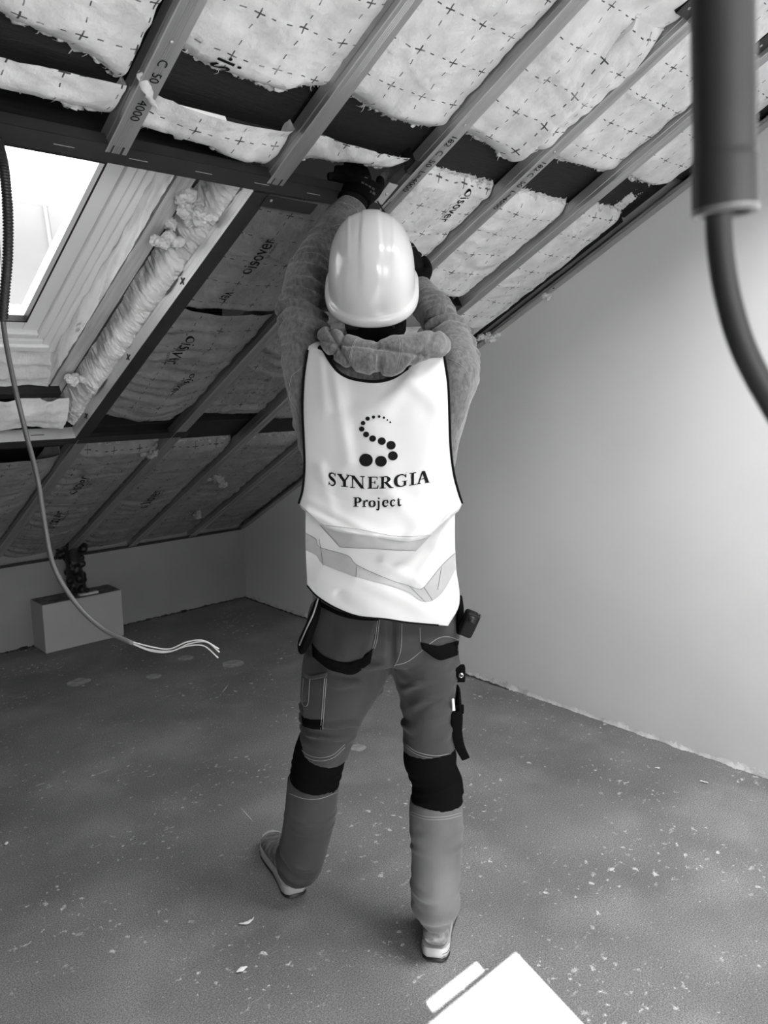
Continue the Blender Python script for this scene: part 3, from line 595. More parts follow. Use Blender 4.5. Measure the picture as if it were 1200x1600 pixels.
# foreground conduit
cc_ = [P3(1133, 332, .345), P3(1132, 250, .345), P3(1131, 100, .345), P3(1129, -60, .345)]
top_ = cc_[-1]+(cc_[-1]-cc_[0])/np.linalg.norm(cc_[-1]-cc_[0])*1.0
A = np.array([cc_[0]+(cc_[-1]-cc_[0])*k for k in np.linspace(0, 1, 60)]+[top_])
t = thing('hanging_conduit', 'thick grey plastic conduit hanging vertically in the right foreground', 'conduit', cc_[0])
ax = (A[-1]-A[0])/np.linalg.norm(A[-1]-A[0])
def rad(i): return .0124+(.0006 if i < 14 else 0)
inner = loft(A, .0100, seg=32, sub=False, cap=False, side=_r)
V_, E_ = loft(A, [rad(i) for i in range(len(A))], seg=32, sub=False, cap=False, side=_r); E_ = list(E_)
vi, fi = loft(A, .0105, seg=32, sub=False, cap=False, side=_r); n0 = len(V_); E_ += [tuple(reversed([k+n0 for k in q])) for q in fi]; E_ += [(k, (k+1) % 32, n0+(k+1) % 32, n0+k) for k in range(32)]
mk('conduit_tube', np.vstack([V_, vi]), E_, mat('conduit_grey', .085, .55, 0, .1, 30), t)
rimv, rimf = loft([A[0]-ax*.0008, A[0]+ax*.0016], [.0128, .0132], n=1, seg=32, sub=False, cap=False, side=_r)
ri2, rf2 = loft([A[0]-ax*.0008, A[0]+ax*.0016], [.0104, .0104], n=1, seg=32, sub=False, cap=False, side=_r)
V_, E_ = merge((rimv, rimf), (ri2, rf2)); E_ += [(k, (k+1) % 32, 64+(k+1) % 32, 64+k) for k in range(32)]
mk('conduit_rim', V_, E_, mat('conduit_cut', .45, .5), t)
cb_ = [P3(1130, -60, .347), P3(1129, 30, .347), P3(1128, 120, .347), P3(1126, 210, .347), P3(1124, 290, .347), P3(1123, 350, .346), P3(1128, 410, .345), P3(1140, 475, .344), P3(1160, 540, .343), P3(1192, 605, .342), P3(1245, 690, .34), P3(1330, 800, .335)]
tube('foreground_cable', cb_, .0054, mat('cable_dark', .055, .55), label='dark cable coming out of the foreground conduit and bending right', cat='cable', n=10, seg=16)
# crumbs and splashes on the floor
def chip(label, q, L, wd, seed, curved=.0):
    c = PF(*q, .004); rnd = random.Random(seed); a = rnd.random()*3
    if q[0] < 450 and q[1] > 1380: a = -.2
    d = np.array([math.cos(a), math.sin(a), 0]); e = np.array([-d[1], d[0], 0])
    P_ = [c+d*L*k+e*curved*(k*k*4)+np.array([0, 0, wd*.3]) for k in (-.5, -.25, 0, .25, .5)]
    v_, f_ = loft(P_, [wd*.2, wd*.8, wd, wd*.7, wd*.25], [wd*.15, wd*.35, wd*.4, wd*.35, wd*.1], n=3, seg=8)
    v_ = v_+np.array([[nz3(p*120+seed)*wd*.4]*3 for p in v_]); v_[:, 2] = np.maximum(v_[:, 2], .0005)
    mk('plaster_chip', v_, f_, mat('chip', .75, .8), label=label, cat='debris')
chip('curled white plaster chip on the floor left of the right shoe', (387, 1442), .045, .005, 1, .01)
chip('white plaster crumb on the floor near the bottom left of the shoes', (378, 1515), .03, .006, 2)
chip('white plaster crumb at the far left edge of the floor', (10, 1318), .02, .006, 3)
chip('thin white sliver lying on the floor near the box', (352, 1076), .10, .0016, 4)
chip('thin white scrap on the floor left of the left knee', (386, 1273), .11, .0012, 9)
chip('small white chip on the floor near the right wall', (1100, 1222), .03, .005, 5)
chip('tiny white chip by the foot of the right wall', (1027, 1200), .02, .005, 6)
def splash(label, q, r, seed):
    c = PF(*q, .0008); V_ = [c]; n_ = 40
    for i in range(n_): a = 2*math.pi*i/n_; k = r*(1+.25*nz3((math.cos(a)*1.3, math.sin(a)*1.3, seed))); V_.append(c+np.array([math.cos(a)*k*1.1, math.sin(a)*k, 0]))
    V_ = V_+[p+np.array([0, 0, .001]) for p in []]
    mk('paint_splash', V_, [(0, 1+i, 1+(i+1) % n_) for i in range(n_)], mat('dried_plaster', .34, .8, 0, .35, 25, .2, 80), label=label, cat='stain')
splash('round dried plaster splash on the floor beyond the cable end', (364, 1037), .055, 1)
splash('dried plaster splash on the floor left of the trousers pocket', (290, 1028), .04, 3)
splash('faint dried plaster ring on the floor left of the left thigh', (122, 1066), .05, 4)
splash('dried plaster splash on the floor behind the left thigh', (240, 1057), .035, 5)
splash('pale dried plaster splash seen between the legs', (560, 1168), .03, 6)

# ------------------------------------------------------------------ the worker
from mathutils.bvhtree import BVHTree
def CP(p): return P3(p[0], p[1], p[2])
def PR(p, r): return r*float((CP(p)-CAM)@_f)/FPX       # px radius -> metres
def limb(pts, dep=None, seg=24, n=6):                  # (px x, px y, fw, px radius[, depth radius m])
    C_ = [CP(p) for p in pts]; ra = [PR(p, p[3]) for p in pts]; rb = [(p[4] if len(p) > 4 else a) for p, a in zip(pts, ra)]
    return loft(C_, ra, rb, side=R0, n=n, seg=seg)
def bvh(v, f): return BVHTree.FromPolygons([tuple(p) for p in v], [tuple(map(int, q)) for q in f])
def cast(tree, x, y, off=.002, fb=None):
    d = ray(x, y); d = d/np.linalg.norm(d); h = tree.ray_cast(Vector(CAM), Vector(d))
    if h[0] is None: return None
    return np.array(h[0])-d*off
def patch(name, tree, A_, B_, off, m, parent, nu=30, nv=6, **k):
    """strip of cloth lying on a garment between two outlines"""
    last = None; V_ = []
    A_, B_ = crom(A_, 4) if len(A_) > 2 else np.array(A_, float), crom(B_, 4) if len(B_) > 2 else np.array(B_, float)
    for j in range(nv+1):
        for i in range(nu+1):
            a, b = interp(A_, i/nu), interp(B_, i/nu); q = a+(b-a)*j/nv
            ed = off*(1 if 0 < j < nv and 0 < i < nu else .25); c = cast(tree, q[0], q[1], ed)
            if c is None: c = last if last is not None else P3(q[0], q[1], 1.9)
            last = c; V_.append(c)
    F_ = [(j*(nu+1)+i, j*(nu+1)+i+1, (j+1)*(nu+1)+i+1, (j+1)*(nu+1)+i) for j in range(nv) for i in range(nu)]
    return mk(name, V_, [tuple(reversed(q)) for q in F_], m, parent, **k)
def seam(tree, pts, m, parent, r=.0007, off=.0006, name='seam', n=6):
    A_ = crom(pts, n) if len(pts) > 2 else np.array([interp(pts, t_) for t_ in np.linspace(0, 1, 10)]); c = [cast(tree, q[0], q[1], off) for q in A_]; c = [q for q in c if q is not None]
    if len(c) > 3:
        v_, f_ = loft(c, r, seg=6, sub=False); return mk(name, v_, f_, m, parent)
HOOD = mat('grey_marl_jersey', .13, .95, 0, .35, 120, .25, 260, (1, 1, .5), .1, .3)
TRO = mat('work_trouser_grey', .037, .85, 0, .12, 14, .12, 400, None, .25, .1)
TROL = mat('pale_trouser_grey', .10, .85, 0, .28, 7, .12, 400, None, .25, .1)  # paler grey, used on the right lower leg only
BLK = mat('black_fabric', .004, 1, 0, 0, 5, .2, 300, None, .04); VEST = mat('vest_white', .64, .55, 0, 0, 5, .03, 500, None, .3)
BIND = mat('vest_binding', .005, .9, spec=.08); REFL = mat('reflective_grey', .42, .5, .1, .05, 30, .03, 300); SKIN = mat('skin', .38, .55); HAIR = mat('dark_hair', .003, .9, 0, 0, 5, .5, 200, (1, 1, .2), .06)
STITCH = mat('stitch_grey', .26, .8); GLOVE = mat('glove_black', .007, .9, 0, .4, 60, .3, 200, None, .1)
FEET = PF(580, 1450)
# body: one continuous figure under the clothes
HC = P3(581, 444, 1.975); HT = math.radians(35)            # helmet rim centre and backward tilt of the head
HU = U0*math.cos(HT)-F0*math.sin(HT); HF = F0*math.cos(HT)+U0*math.sin(HT)
hd = HC-HU*.035
lf = [(486, 640, 1.985, 26), (478, 575, 1.99, 28), (474, 500, 2.05, 24), (484, 428, 2.13, 20), (508, 385, 2.2, 19), (541, 333, 2.28, 15)]
rg = [(700, 640, 1.98, 24), (712, 585, 1.99, 26), (704, 540, 2.06, 23), (684, 498, 2.15, 19), (664, 462, 2.3, 17), (655, 444, 2.33, 14)]
palmL = [(541, 333, 2.28, 15, .02), (552, 312, 2.31, 20, .018), (562, 294, 2.335, 23, .017), (566, 284, 2.35, 22, .015)]
fingL = [[(544, 292, 2.34, 6.2), (533, 281, 2.365, 6), (522, 276, 2.375, 5.6), (512, 276, 2.37, 4.6)],
         [(553, 286, 2.345, 6.5), (543, 273, 2.375, 6.2), (533, 266, 2.385, 5.8), (522, 265, 2.385, 4.6)],
         [(563, 281, 2.35, 6.5), (555, 268, 2.38, 6.2), (546, 260, 2.395, 5.8), (537, 258, 2.395, 4.6)],
         [(573, 281, 2.35, 6.5), (569, 268, 2.38, 6.0), (562, 260, 2.395, 5.6), (556, 257, 2.4, 4.6)]]
thL = [(572, 312, 2.31, 8), (586, 301, 2.33, 7), (593, 289, 2.36, 6), (594, 279, 2.38, 4.8)]
palmR = [(655, 444, 2.33, 14, .02), (652, 434, 2.34, 18, .018), (650, 424, 2.35, 19, .016)]
fingR = [[(640+6*i, 424-3*i, 2.35, 5.6), (634+5*i, 415-3*i, 2.375, 5.4), (640+4*i, 408-3*i, 2.395, 5), (648+3*i, 411-3*i, 2.40, 4.2)] for i in range(4)]
thR = [(662, 436, 2.33, 7), (668, 424, 2.34, 6.2), (666, 412, 2.36, 5.6), (660, 403, 2.37, 4.6)]
legsB = [[(545, 960, 2.0, 50), (535, 1060, 2.0, 44), (510, 1180, 2.01, 30), (485, 1290, 2.05, 25), (464, 1380, 2.13, 17), (461, 1396, 2.14, 16)],
         [(660, 960, 1.99, 48), (668, 1060, 1.97, 42), (672, 1190, 1.94, 30), (681, 1310, 1.9, 26), (683, 1440, 1.88, 17), (683, 1465, 1.88, 16)]]
parts = [limb([(596, 985, 2.0, 96, .09), (592, 850, 2.0, 84, .085), (589, 720, 2.0, 92, .09), (589, 610, 2.0, 98, .09), (588, 570, 2.0, 70, .07), (586, 540, 2.0, 34, .055), (584, 505, 1.99, 33, .055), (582, 470, 1.98, 34, .06)]),
         ball(hd, R0*.074, HF*.094, HU*.098), ball(hd+HF*.03-HU*.07, R0*.058, HF*.055, HU*.058), ball(hd+HF*.097-HU*.030, R0*.012, HF*.018, HU*.022, 8)]
for s in (-1, 1): parts.append(ball(hd+R0*.076*s-HU*.012, R0*.010, HF*.018, HU*.030, 8))
parts += [limb(q) for q in (lf, rg, palmL, palmR, thL, thR, *fingL, *fingR, *legsB)]
for s in (0, 1):                                           # feet inside the shoes
    a_, b_ = (PF(462, 1400), PF(423, 1322)) if s == 0 else (PF(679, 1500), PF(690, 1400)); d_ = (b_-a_)/np.linalg.norm(b_-a_)
    parts.append(loft([a_+d_*.05+U0*.06, a_+d_*.12+U0*.055, a_+d_*.2+U0*.045, a_+d_*.25+U0*.04], [.026, .030, .034, .02], [.03, .028, .02, .014], side=np.cross(d_, U0)))
v, f, nn = fuse(parts, .0042, 3)
# eye hollows and lips
loc_ = (v-hd); lx, ly, lz = loc_@R0, loc_@HF, loc_@HU
for s in (-1, 1): v = v-np.outer(np.exp(-(((lx-s*.031)/.012)**2+((lz+.008)/.010)**2))*(ly > .05)*.008, HF)
v = v+np.outer(np.exp(-(((lx)/.022)**2+((lz+.068)/.006)**2))*(ly > .05)*.004, HF)
person = mk('person', v, f, SKIN, loc=FEET, label='person seen from behind in white hard hat and white vest, arms raised to the ceiling', cat='person')
for s in (-1, 1): v, f = ball(hd+R0*.031*s+HF*.080-HU*.008, R0*.011, HF*.010, HU*.010, 8); mk('eye', v, f, mat('eye_white', .7, .2), person)
# hair
hp = [ball(hd-HF*.012+HU*.0, R0*.080, HF*.096, HU*.085), limb([(583, 478, 1.955, 50, .066), (587, 505, 1.955, 48, .068), (587, 532, 1.97, 42, .06), (588, 548, 1.975, 38, .055)])]
v, f, nn = fuse(hp, .005, 3); v = v+nn*np.array([nz3(p*60)*.003 for p in v])[:, None]
ly = (v-hd)@HF; lz = (v-hd)@HU; v = v-np.outer(np.clip(ly-.035, 0, 1)*(lz < .03), HF); mk('hair', v, f, HAIR, person)
# hoodie
def wrinkle(V_, Nn, axes, seed=0):
    """cloth folds: each axis = (start px+fw, end px+fw, radius m, wavelength m, amplitude m, slant)"""
    D = np.zeros(len(V_))
    for a, b, R_, wl, am, slant in axes:
        A_, B_ = CP(a), CP(b); d = (B_-A_); L = np.linalg.norm(d); d /= L
        rel = V_-A_; t = rel@d; rad_ = np.linalg.norm(rel-np.outer(t, d), axis=1)
        win = np.clip(t/(L*.25), 0, 1)*np.clip((L-t)/(L*.25), 0, 1)*np.clip((R_-rad_)/(R_*.2), 0, 1)
        sx = rel@R0; wob = np.array([nz3(p*6+seed)*1.0+nz3(p*15+seed)*.25 for p in V_])
        ph = t/wl*2*math.pi+sx*slant*1.6+wob*5.5
        ridge = np.sin(ph)+.35*np.sin(1.7*ph+2+wob*3)-.25*np.cos(2*ph)
        msk = np.clip(.45+np.array([nz3(p*11+seed*3+9) for p in V_])*1.5, 0, 1)
        D += am*ridge*win*msk
    return V_+Nn*D[:, None]
hl = [(500, 730, 1.975, 24, .05), (492, 670, 1.975, 31, .06), (482, 600, 1.975, 36, .065), (478, 560, 1.99, 39, .065), (471, 500, 2.045, 35, .058), (477, 445, 2.11, 34, .055), (486, 418, 2.14, 33, .052), (507, 385, 2.195, 31, .048), (530, 352, 2.25, 31, .046), (543, 334, 2.275, 29, .042)]
hr = [(690, 730, 1.97, 20, .05), (697, 665, 1.97, 27, .06), (706, 615, 1.965, 33, .062), (714, 582, 1.985, 35, .062), (708, 545, 2.05, 34, .058), (692, 512, 2.13, 30, .052), (676, 484, 2.21, 28, .048), (660, 462, 2.28, 26, .043), (652, 448, 2.31, 22, .038)]
tor = [(595, 985, 2.0, 104, .10), (594, 900, 2.0, 108, .105), (592, 800, 2.0, 110, .105), (590, 720, 2.0, 113, .11), (588, 650, 1.995, 118, .112), (588, 600, 1.99, 116, .11), (588, 568, 1.985, 92, .09), (588, 545, 1.99, 60, .065)]
v, f, nn = fuse([limb(hl), limb(hr), limb(tor, seg=36)], .0055, 5)
wr = [((482, 590, 2.0), (484, 385, 2.16), .10, .034, .0115, 8), ((484, 430, 2.13), (540, 340, 2.27), .085, .06, .0030, 10),
      ((714, 640, 1.97), (668, 455, 2.25), .10, .032, .0115, -14), ((490, 720, 1.95), (478, 560, 1.95), .11, .06, .004, 20), ((698, 710, 1.95), (714, 570, 1.95), .11, .06, .004, -20)]
v = wrinkle(v, nn, wr, 2)
v = v+nn*np.array([nz3(p*22)*.003 for p in v])[:, None]
hoodie = mk('hoodie', v, f, HOOD, person); TH = bvh(v, f)
seam(TH, [(494, 548), (470, 575), (455, 590), (452, 620), (462, 640)], STITCH, hoodie)
seam(TH, [(700, 560), (722, 572), (734, 590), (730, 620), (716, 650)], STITCH, hoodie)
seam(TH, [(515, 355), (545, 348), (556, 358), (566, 372)], STITCH, hoodie)
hp = [limb([(540, 548, 2.06, 16, .03), (515, 532, 1.98, 16, .03), (512, 527, 1.91, 15, .026), (530, 540, 1.86, 24, .030), (560, 556, 1.835, 29, .034), (595, 560, 1.83, 30, .036), (630, 551, 1.835, 29, .034), (660, 541, 1.85, 25, .032), (681, 538, 1.875, 18, .028), (690, 541, 1.92, 12, .02), (672, 545, 1.99, 14, .025), (640, 552, 2.06, 16, .03)])]
v, f, nn = fuse(hp, .0042, 3); D = []
for p in v:
    d = p-P3(595, 558, 1.84); a = (d@R0); b = d@U0
    D.append(-.010*math.exp(-((a+.085+b*.5)/.006)**2)-.008*math.exp(-((a+.115-b*.6)/.006)**2)-.006*math.exp(-((b-.018+a*.15+.006*nz3(p*15))/.005)**2)-.006*math.exp(-((a-.085-b*.7)/.007)**2)+.007*nz3(p*17)+.003*nz3(p*40))
v = v+nn*np.array(D)[:, None]; hood = mk('hood', v, f, HOOD, hoodie); THo = bvh(v, f)
for q in ([(561, 522), (549, 545), (543, 585)], [(563, 522), (551, 546), (546, 585)], [(623, 520), (625, 545), (618, 580)], [(626, 520), (628, 545), (621, 580)]): seam(THo, q, STITCH, hood, .0006)
# cuff of the left sleeve
v, f = limb([(534, 347, 2.262, 28.5, .041), (544, 332, 2.282, 27, .038), (551, 322, 2.295, 24, .034)]); mk('sleeve_cuff', v, f, HOOD, hoodie)
# gloves
def gl(q, k): return [(p[0], p[1], p[2], p[3]*k, *(p[4:5] and (p[4]*k,))) for p in q]
v, f, nn = fuse([limb(gl(palmL, 1.22))]+[limb(gl(q, 1.28)) for q in fingL+[thL]], .0032, 2); gv = mk('glove', v, f, GLOVE, person, label='black glove on the left hand at the track'); TG = bvh(v, f)
v, f = limb([(540, 336, 2.276, 21, .032), (550, 318, 2.30, 23, .031), (557, 306, 2.318, 25, .028)]); mk('glove_cuff', v, f, GLOVE, gv)
v, f = limb([(552, 314, 2.306, 26.5, .034), (560, 299, 2.33, 27.5, .030)]); mk('glove_strap', v, f, BLK, gv)
for a in range(4):
    for b in range(2):
        q = [(565+a*5.5+b*1, 283+b*7+a*3), (569+a*5.5+b, 285+b*7+a*3), (568.5+a*5.5+b, 289+b*7+a*3), (564.5+a*5.5+b, 287+b*7+a*3)]; c = [cast(TG, x_, y_, .004) for x_, y_ in q]
        if all(k is not None for k in c): mk('glove_mark', c, [(0, 1, 2, 3)], mat('mark_grey', .06, .7), gv, smooth=False)
v, f, nn = fuse([limb(gl(palmR, 1.2))]+[limb(gl(q, 1.28)) for q in fingR+[thR]], .0035, 2); mk('glove', v, f, GLOVE, person, label='black glove on the right hand behind the helmet')
# ---- trousers
LL = [(556, 990, 1.99, 62, .11), (540, 1040, 1.985, 68, .115), (522, 1098, 1.985, 54, .10), (513, 1145, 1.99, 42, .085), (505, 1169, 2.0, 41, .08)]
RL = [(655, 990, 1.985, 60, .11), (664, 1040, 1.98, 54, .11), (669, 1098, 1.96, 43, .095), (669, 1145, 1.945, 40, .085), (671, 1174, 1.935, 41, .08)]
pel = [(596, 905, 2.0, 104, .105), (600, 935, 1.995, 112, .115), (599, 970, 1.99, 119, .125), (597, 1000, 1.985, 120, .128), (596, 1022, 1.985, 112, .115)]
v, f, nn = fuse([limb(LL, seg=30), limb(RL, seg=30), limb(pel, seg=40)], .0058, 5)
v = wrinkle(v, nn, [((596, 1000, 1.9), (530, 1090, 1.9), .17, .06, .0055, 16), ((650, 1010, 1.9), (668, 1190, 1.88), .14, .048, .0045, 20), ((500, 1090, 1.92), (505, 1185, 1.92), .11, .036, .005, -12), ((610, 985, 1.88), (615, 1060, 1.9), .10, .04, .0035, 3)], 5)
c_ = P3(612, 1000, 1.87); dd = v-c_; v = v-np.outer(np.exp(-((dd@R0-.012*0)/.010)**2)*((dd@F0) < .05)*(np.abs(dd@U0) < .12)*.010, -F0)
trousers = mk('trousers', v, f, TRO, person); TT = bvh(v, f)
def shell(name, rows, m, vox=.0055, wr_=(), sd=3, tree=True, label=None):
    v_, f_, n_ = fuse([limb(rows, seg=28)], vox, 2); v_ = wrinkle(v_, n_, wr_, sd) if wr_ else v_
    o_ = mk(name, v_, f_, m, trousers, label=label); return o_, bvh(v_, f_)
shell('knee_band', [(506, 1155, 1.997, 39, .073), (500, 1178, 2.003, 41, .076), (494, 1205, 2.012, 40, .076), (490, 1225, 2.02, 38, .072)], BLK, wr_=[((500, 1180, 2), (490, 1246, 2), .12, .03, .002, 5)])
shell('knee_band', [(671, 1160, 1.937, 39, .073), (672, 1185, 1.93, 42, .077), (677, 1207, 1.925, 38, .075), (684, 1228, 1.915, 40, .078), (681, 1256, 1.905, 40, .073)], BLK, wr_=[((672, 1190, 1.93), (681, 1270, 1.9), .12, .028, .0025, 5)])
ll, TLL = shell('lower_leg', [(490, 1216, 2.012, 40.5, .077), (488, 1240, 2.017, 40.5, .075), (484, 1275, 2.03, 40, .074), (477, 1310, 2.05, 38, .075), (471, 1335, 2.065, 37, .078), (466, 1348, 2.085, 34, .080), (464, 1355, 2.09, 27, .075)], TRO, wr_=[((488, 1245, 2.02), (480, 1290, 2.04), .13, .03, .002, 4), ((476, 1310, 2.05), (461, 1392, 2.12), .13, .042, .006, 14)], sd=7)
rl, TRL = shell('lower_leg', [(682, 1247, 1.91, 41, .078), (681, 1268, 1.906, 42, .077), (682, 1300, 1.898, 42, .076), (682, 1340, 1.888, 39, .076), (680, 1380, 1.88, 39, .078), (681, 1408, 1.872, 38, .080), (682, 1424, 1.868, 33, .078), (683, 1434, 1.866, 25, .072)], TROL, wr_=[((681, 1272, 1.9), (682, 1330, 1.89), .13, .04, .003, 4), ((682, 1350, 1.885), (683, 1470, 1.86), .13, .042, .0075, 6)], sd=11, label='paler lower leg of the trousers')
for q in ([(464, 1170), (480, 1184), (500, 1189), (521, 1184), (539, 1168)],): seam(TT, q, STITCH, trousers); seam(TT, [(a, b-5) for a, b in q], STITCH, trousers)
for q in ([(634, 1167), (652, 1179), (680, 1185), (706, 1181)],): seam(TT, q, STITCH, trousers); seam(TT, [(a, b-4) for a, b in q], STITCH, trousers)
seam(TLL, [(452, 1240), (475, 1248), (500, 1248), (527, 1238)], STITCH, ll); seam(TRL, [(641, 1268), (665, 1276), (695, 1276), (721, 1270)], STITCH, rl); seam(TRL, [(641, 1272), (665, 1280), (695, 1280), (721, 1274)], STITCH, rl)
# pockets
bp = patch('back_pocket', TT, [(492, 950), (540, 960), (590, 968)], [(489, 1018), (530, 1046), (577, 1026)], .005, TRO, trousers)
patch('pocket_trim', TT, [(487, 1004), (505, 1024), (530, 1033), (553, 1033), (583, 1013)], [(488, 1026), (512, 1045), (530, 1051), (553, 1054), (579, 1036)], .008, BLK, trousers)
patch('pocket_trim', TT, [(497, 938), (530, 955), (560, 962), (591, 963)], [(497, 946), (530, 962), (560, 969), (591, 970)], .008, BLK, trousers)
patch('pocket_trim', TT, [(657, 1003), (684, 1009), (700, 1005), (717, 1001)], [(659, 1014), (684, 1031), (700, 1029), (717, 1023)], .007, BLK, trousers)
for q in ([(590, 968), (586, 1000), (582, 1014)], [(593, 968), (589, 1000), (585, 1014)], [(490, 1008), (508, 1028), (532, 1036), (554, 1036), (580, 1018)], [(628, 975), (627, 1010), (622, 1030), (615, 1044)], [(656, 980), (657, 1003)], [(660, 1008), (684, 1014), (716, 1006)], [(717, 1000), (700, 995), (680, 1000), (640, 1032), (616, 1040)]): seam(TT, q, STITCH, trousers)
cpk = patch('cargo_pocket', TT, [(476, 1050), (490, 1058), (509, 1058)], [(472, 1132), (488, 1138), (503, 1139)], .009, TRO, trousers)
patch('pocket_trim', TT, [(471, 1118), (486, 1122), (505, 1122)], [(472, 1134), (487, 1139), (504, 1140)], .011, BLK, trousers)
patch('pocket_flap', TT, [(475, 1048), (485, 1056), (512, 1050)], [(474, 1058), (486, 1062), (511, 1058)], .013, TRO, trousers)
patch('tool_loop', TT, [(474, 1060), (484, 1061)], [(472, 1098), (481, 1100)], .015, TRO, trousers, nu=6)
for q in ([(474, 1060), (472, 1098), (481, 1100), (484, 1061)], [(507, 1060), (504, 1100), (501, 1139)], [(510, 1060), (507, 1100), (504, 1139)]): seam(TT, q, STITCH, trousers, off=.012)
def blob(name, pts, m, parent, vox=.004, sm=2, **k): v_, f_, n_ = fuse([limb(pts, seg=18)], vox, sm); return mk(name, v_, f_, m, parent, **k)
# holster pocket hanging open at the left hip
blob('holster_pocket', [(497, 938, 1.93, 5, .03), (492, 960, 1.93, 8, .05), (483, 985, 1.93, 9, .055), (474, 1006, 1.935, 9, .04), (471, 1015, 1.94, 4, .02)], BLK, trousers)
v, f = loft([P3(498, 932, 1.90), P3(490, 958, 1.885), P3(478, 985, 1.885), P3(468, 1008, 1.90)], .0022, n=6, seg=8); mk('pocket_edge', v, f, STITCH, trousers)
blob('belt_loop', [(716, 930, 1.96, 6, .015), (719, 955, 1.95, 6, .015), (718, 990, 1.95, 5, .015)], BLK, trousers)
# radio / tape pouch at the right hip: held by the belt
c0 = P3(732, 974, 1.93); ax_ = P3(741, 955, 1.93)-P3(724, 992, 1.93); ax_ /= np.linalg.norm(ax_); sd_ = np.cross(ax_, F0)
v, f = box(c0, sd_*.0185, F0*.022, ax_*.032); pg = thing('tape_measure', 'black rounded tape measure clipped to the right hip', 'tape measure', c0-ax_*.032)
bev(mk('case', v, f, mat('tape_black', .006, .6, spec=.15), pg), .008, 4)
v, f = box(c0-sd_*.0005+ax_*.002, sd_*.0195, F0*.012, ax_*.022); bev(mk('side_grip', v, f, RUB, pg), .003)
v, f = box(c0-F0*.0225+ax_*.018, sd_*.011, F0*.001, ax_*.008); mk('front_plate', v, f, RUB, pg)
v, f = box(c0-sd_*.019+ax_*.01, sd_*.0015, F0*.008, ax_*.022); mk('belt_clip', v, f, STEELD, pg)
# snap tab, pen and strap on the right thigh
v, f = box(P3(719, 1052, 1.94), R0*.0125, F0*.012, U0*.021); tb = mk('snap_tab', v, f, BLK, trousers); bev(tb, .003)
c = P3(720.5, 1055, 1.925); v, f = loft([c, c-F0*.003, c-F0*.0045], [.0072, .0068, .003], n=1, seg=18, sub=False, side=R0); mk('snap_button', v, f, mat('snap_chrome', .6, .25, .9), tb)
v, f = loft([c-F0*.0046, c-F0*.006], [.0035, .002], n=1, seg=12, sub=False, side=R0); mk('snap_centre', v, f, RUB, tb)
blob('thigh_pocket', [(716, 1075, 1.94, 3, .03), (716, 1100, 1.94, 5, .035), (717, 1120, 1.94, 6, .035), (716, 1150, 1.935, 5, .03)], BLK, trousers)
v, f = box(P3(716, 1108, 1.915), R0*.0145, F0*.004, U0*.012); bev(mk('pocket_band', v, f, BLK, trousers), .002)
fl_ = [P3(712, 1112, 1.905), P3(714, 1140, 1.90), P3(718, 1165, 1.90), P3(728, 1186, 1.905)]
v, f = loft(fl_, [.012, .013, .013, .011], [.003, .003, .003, .002], n=5, seg=12, side=R0); mk('hanging_strap', v, f, BLK, trousers)
v, f = loft([P3(709, 1110, 1.895), P3(707.5, 1092, 1.895)], [.0042, .0036], n=2, seg=12); mk('marker_pen', v, f, mat('pen_white', .8, .3), loc=P3(709, 1110, 1.895), label='white marker pen sticking out of the right thigh pocket', cat='pen')
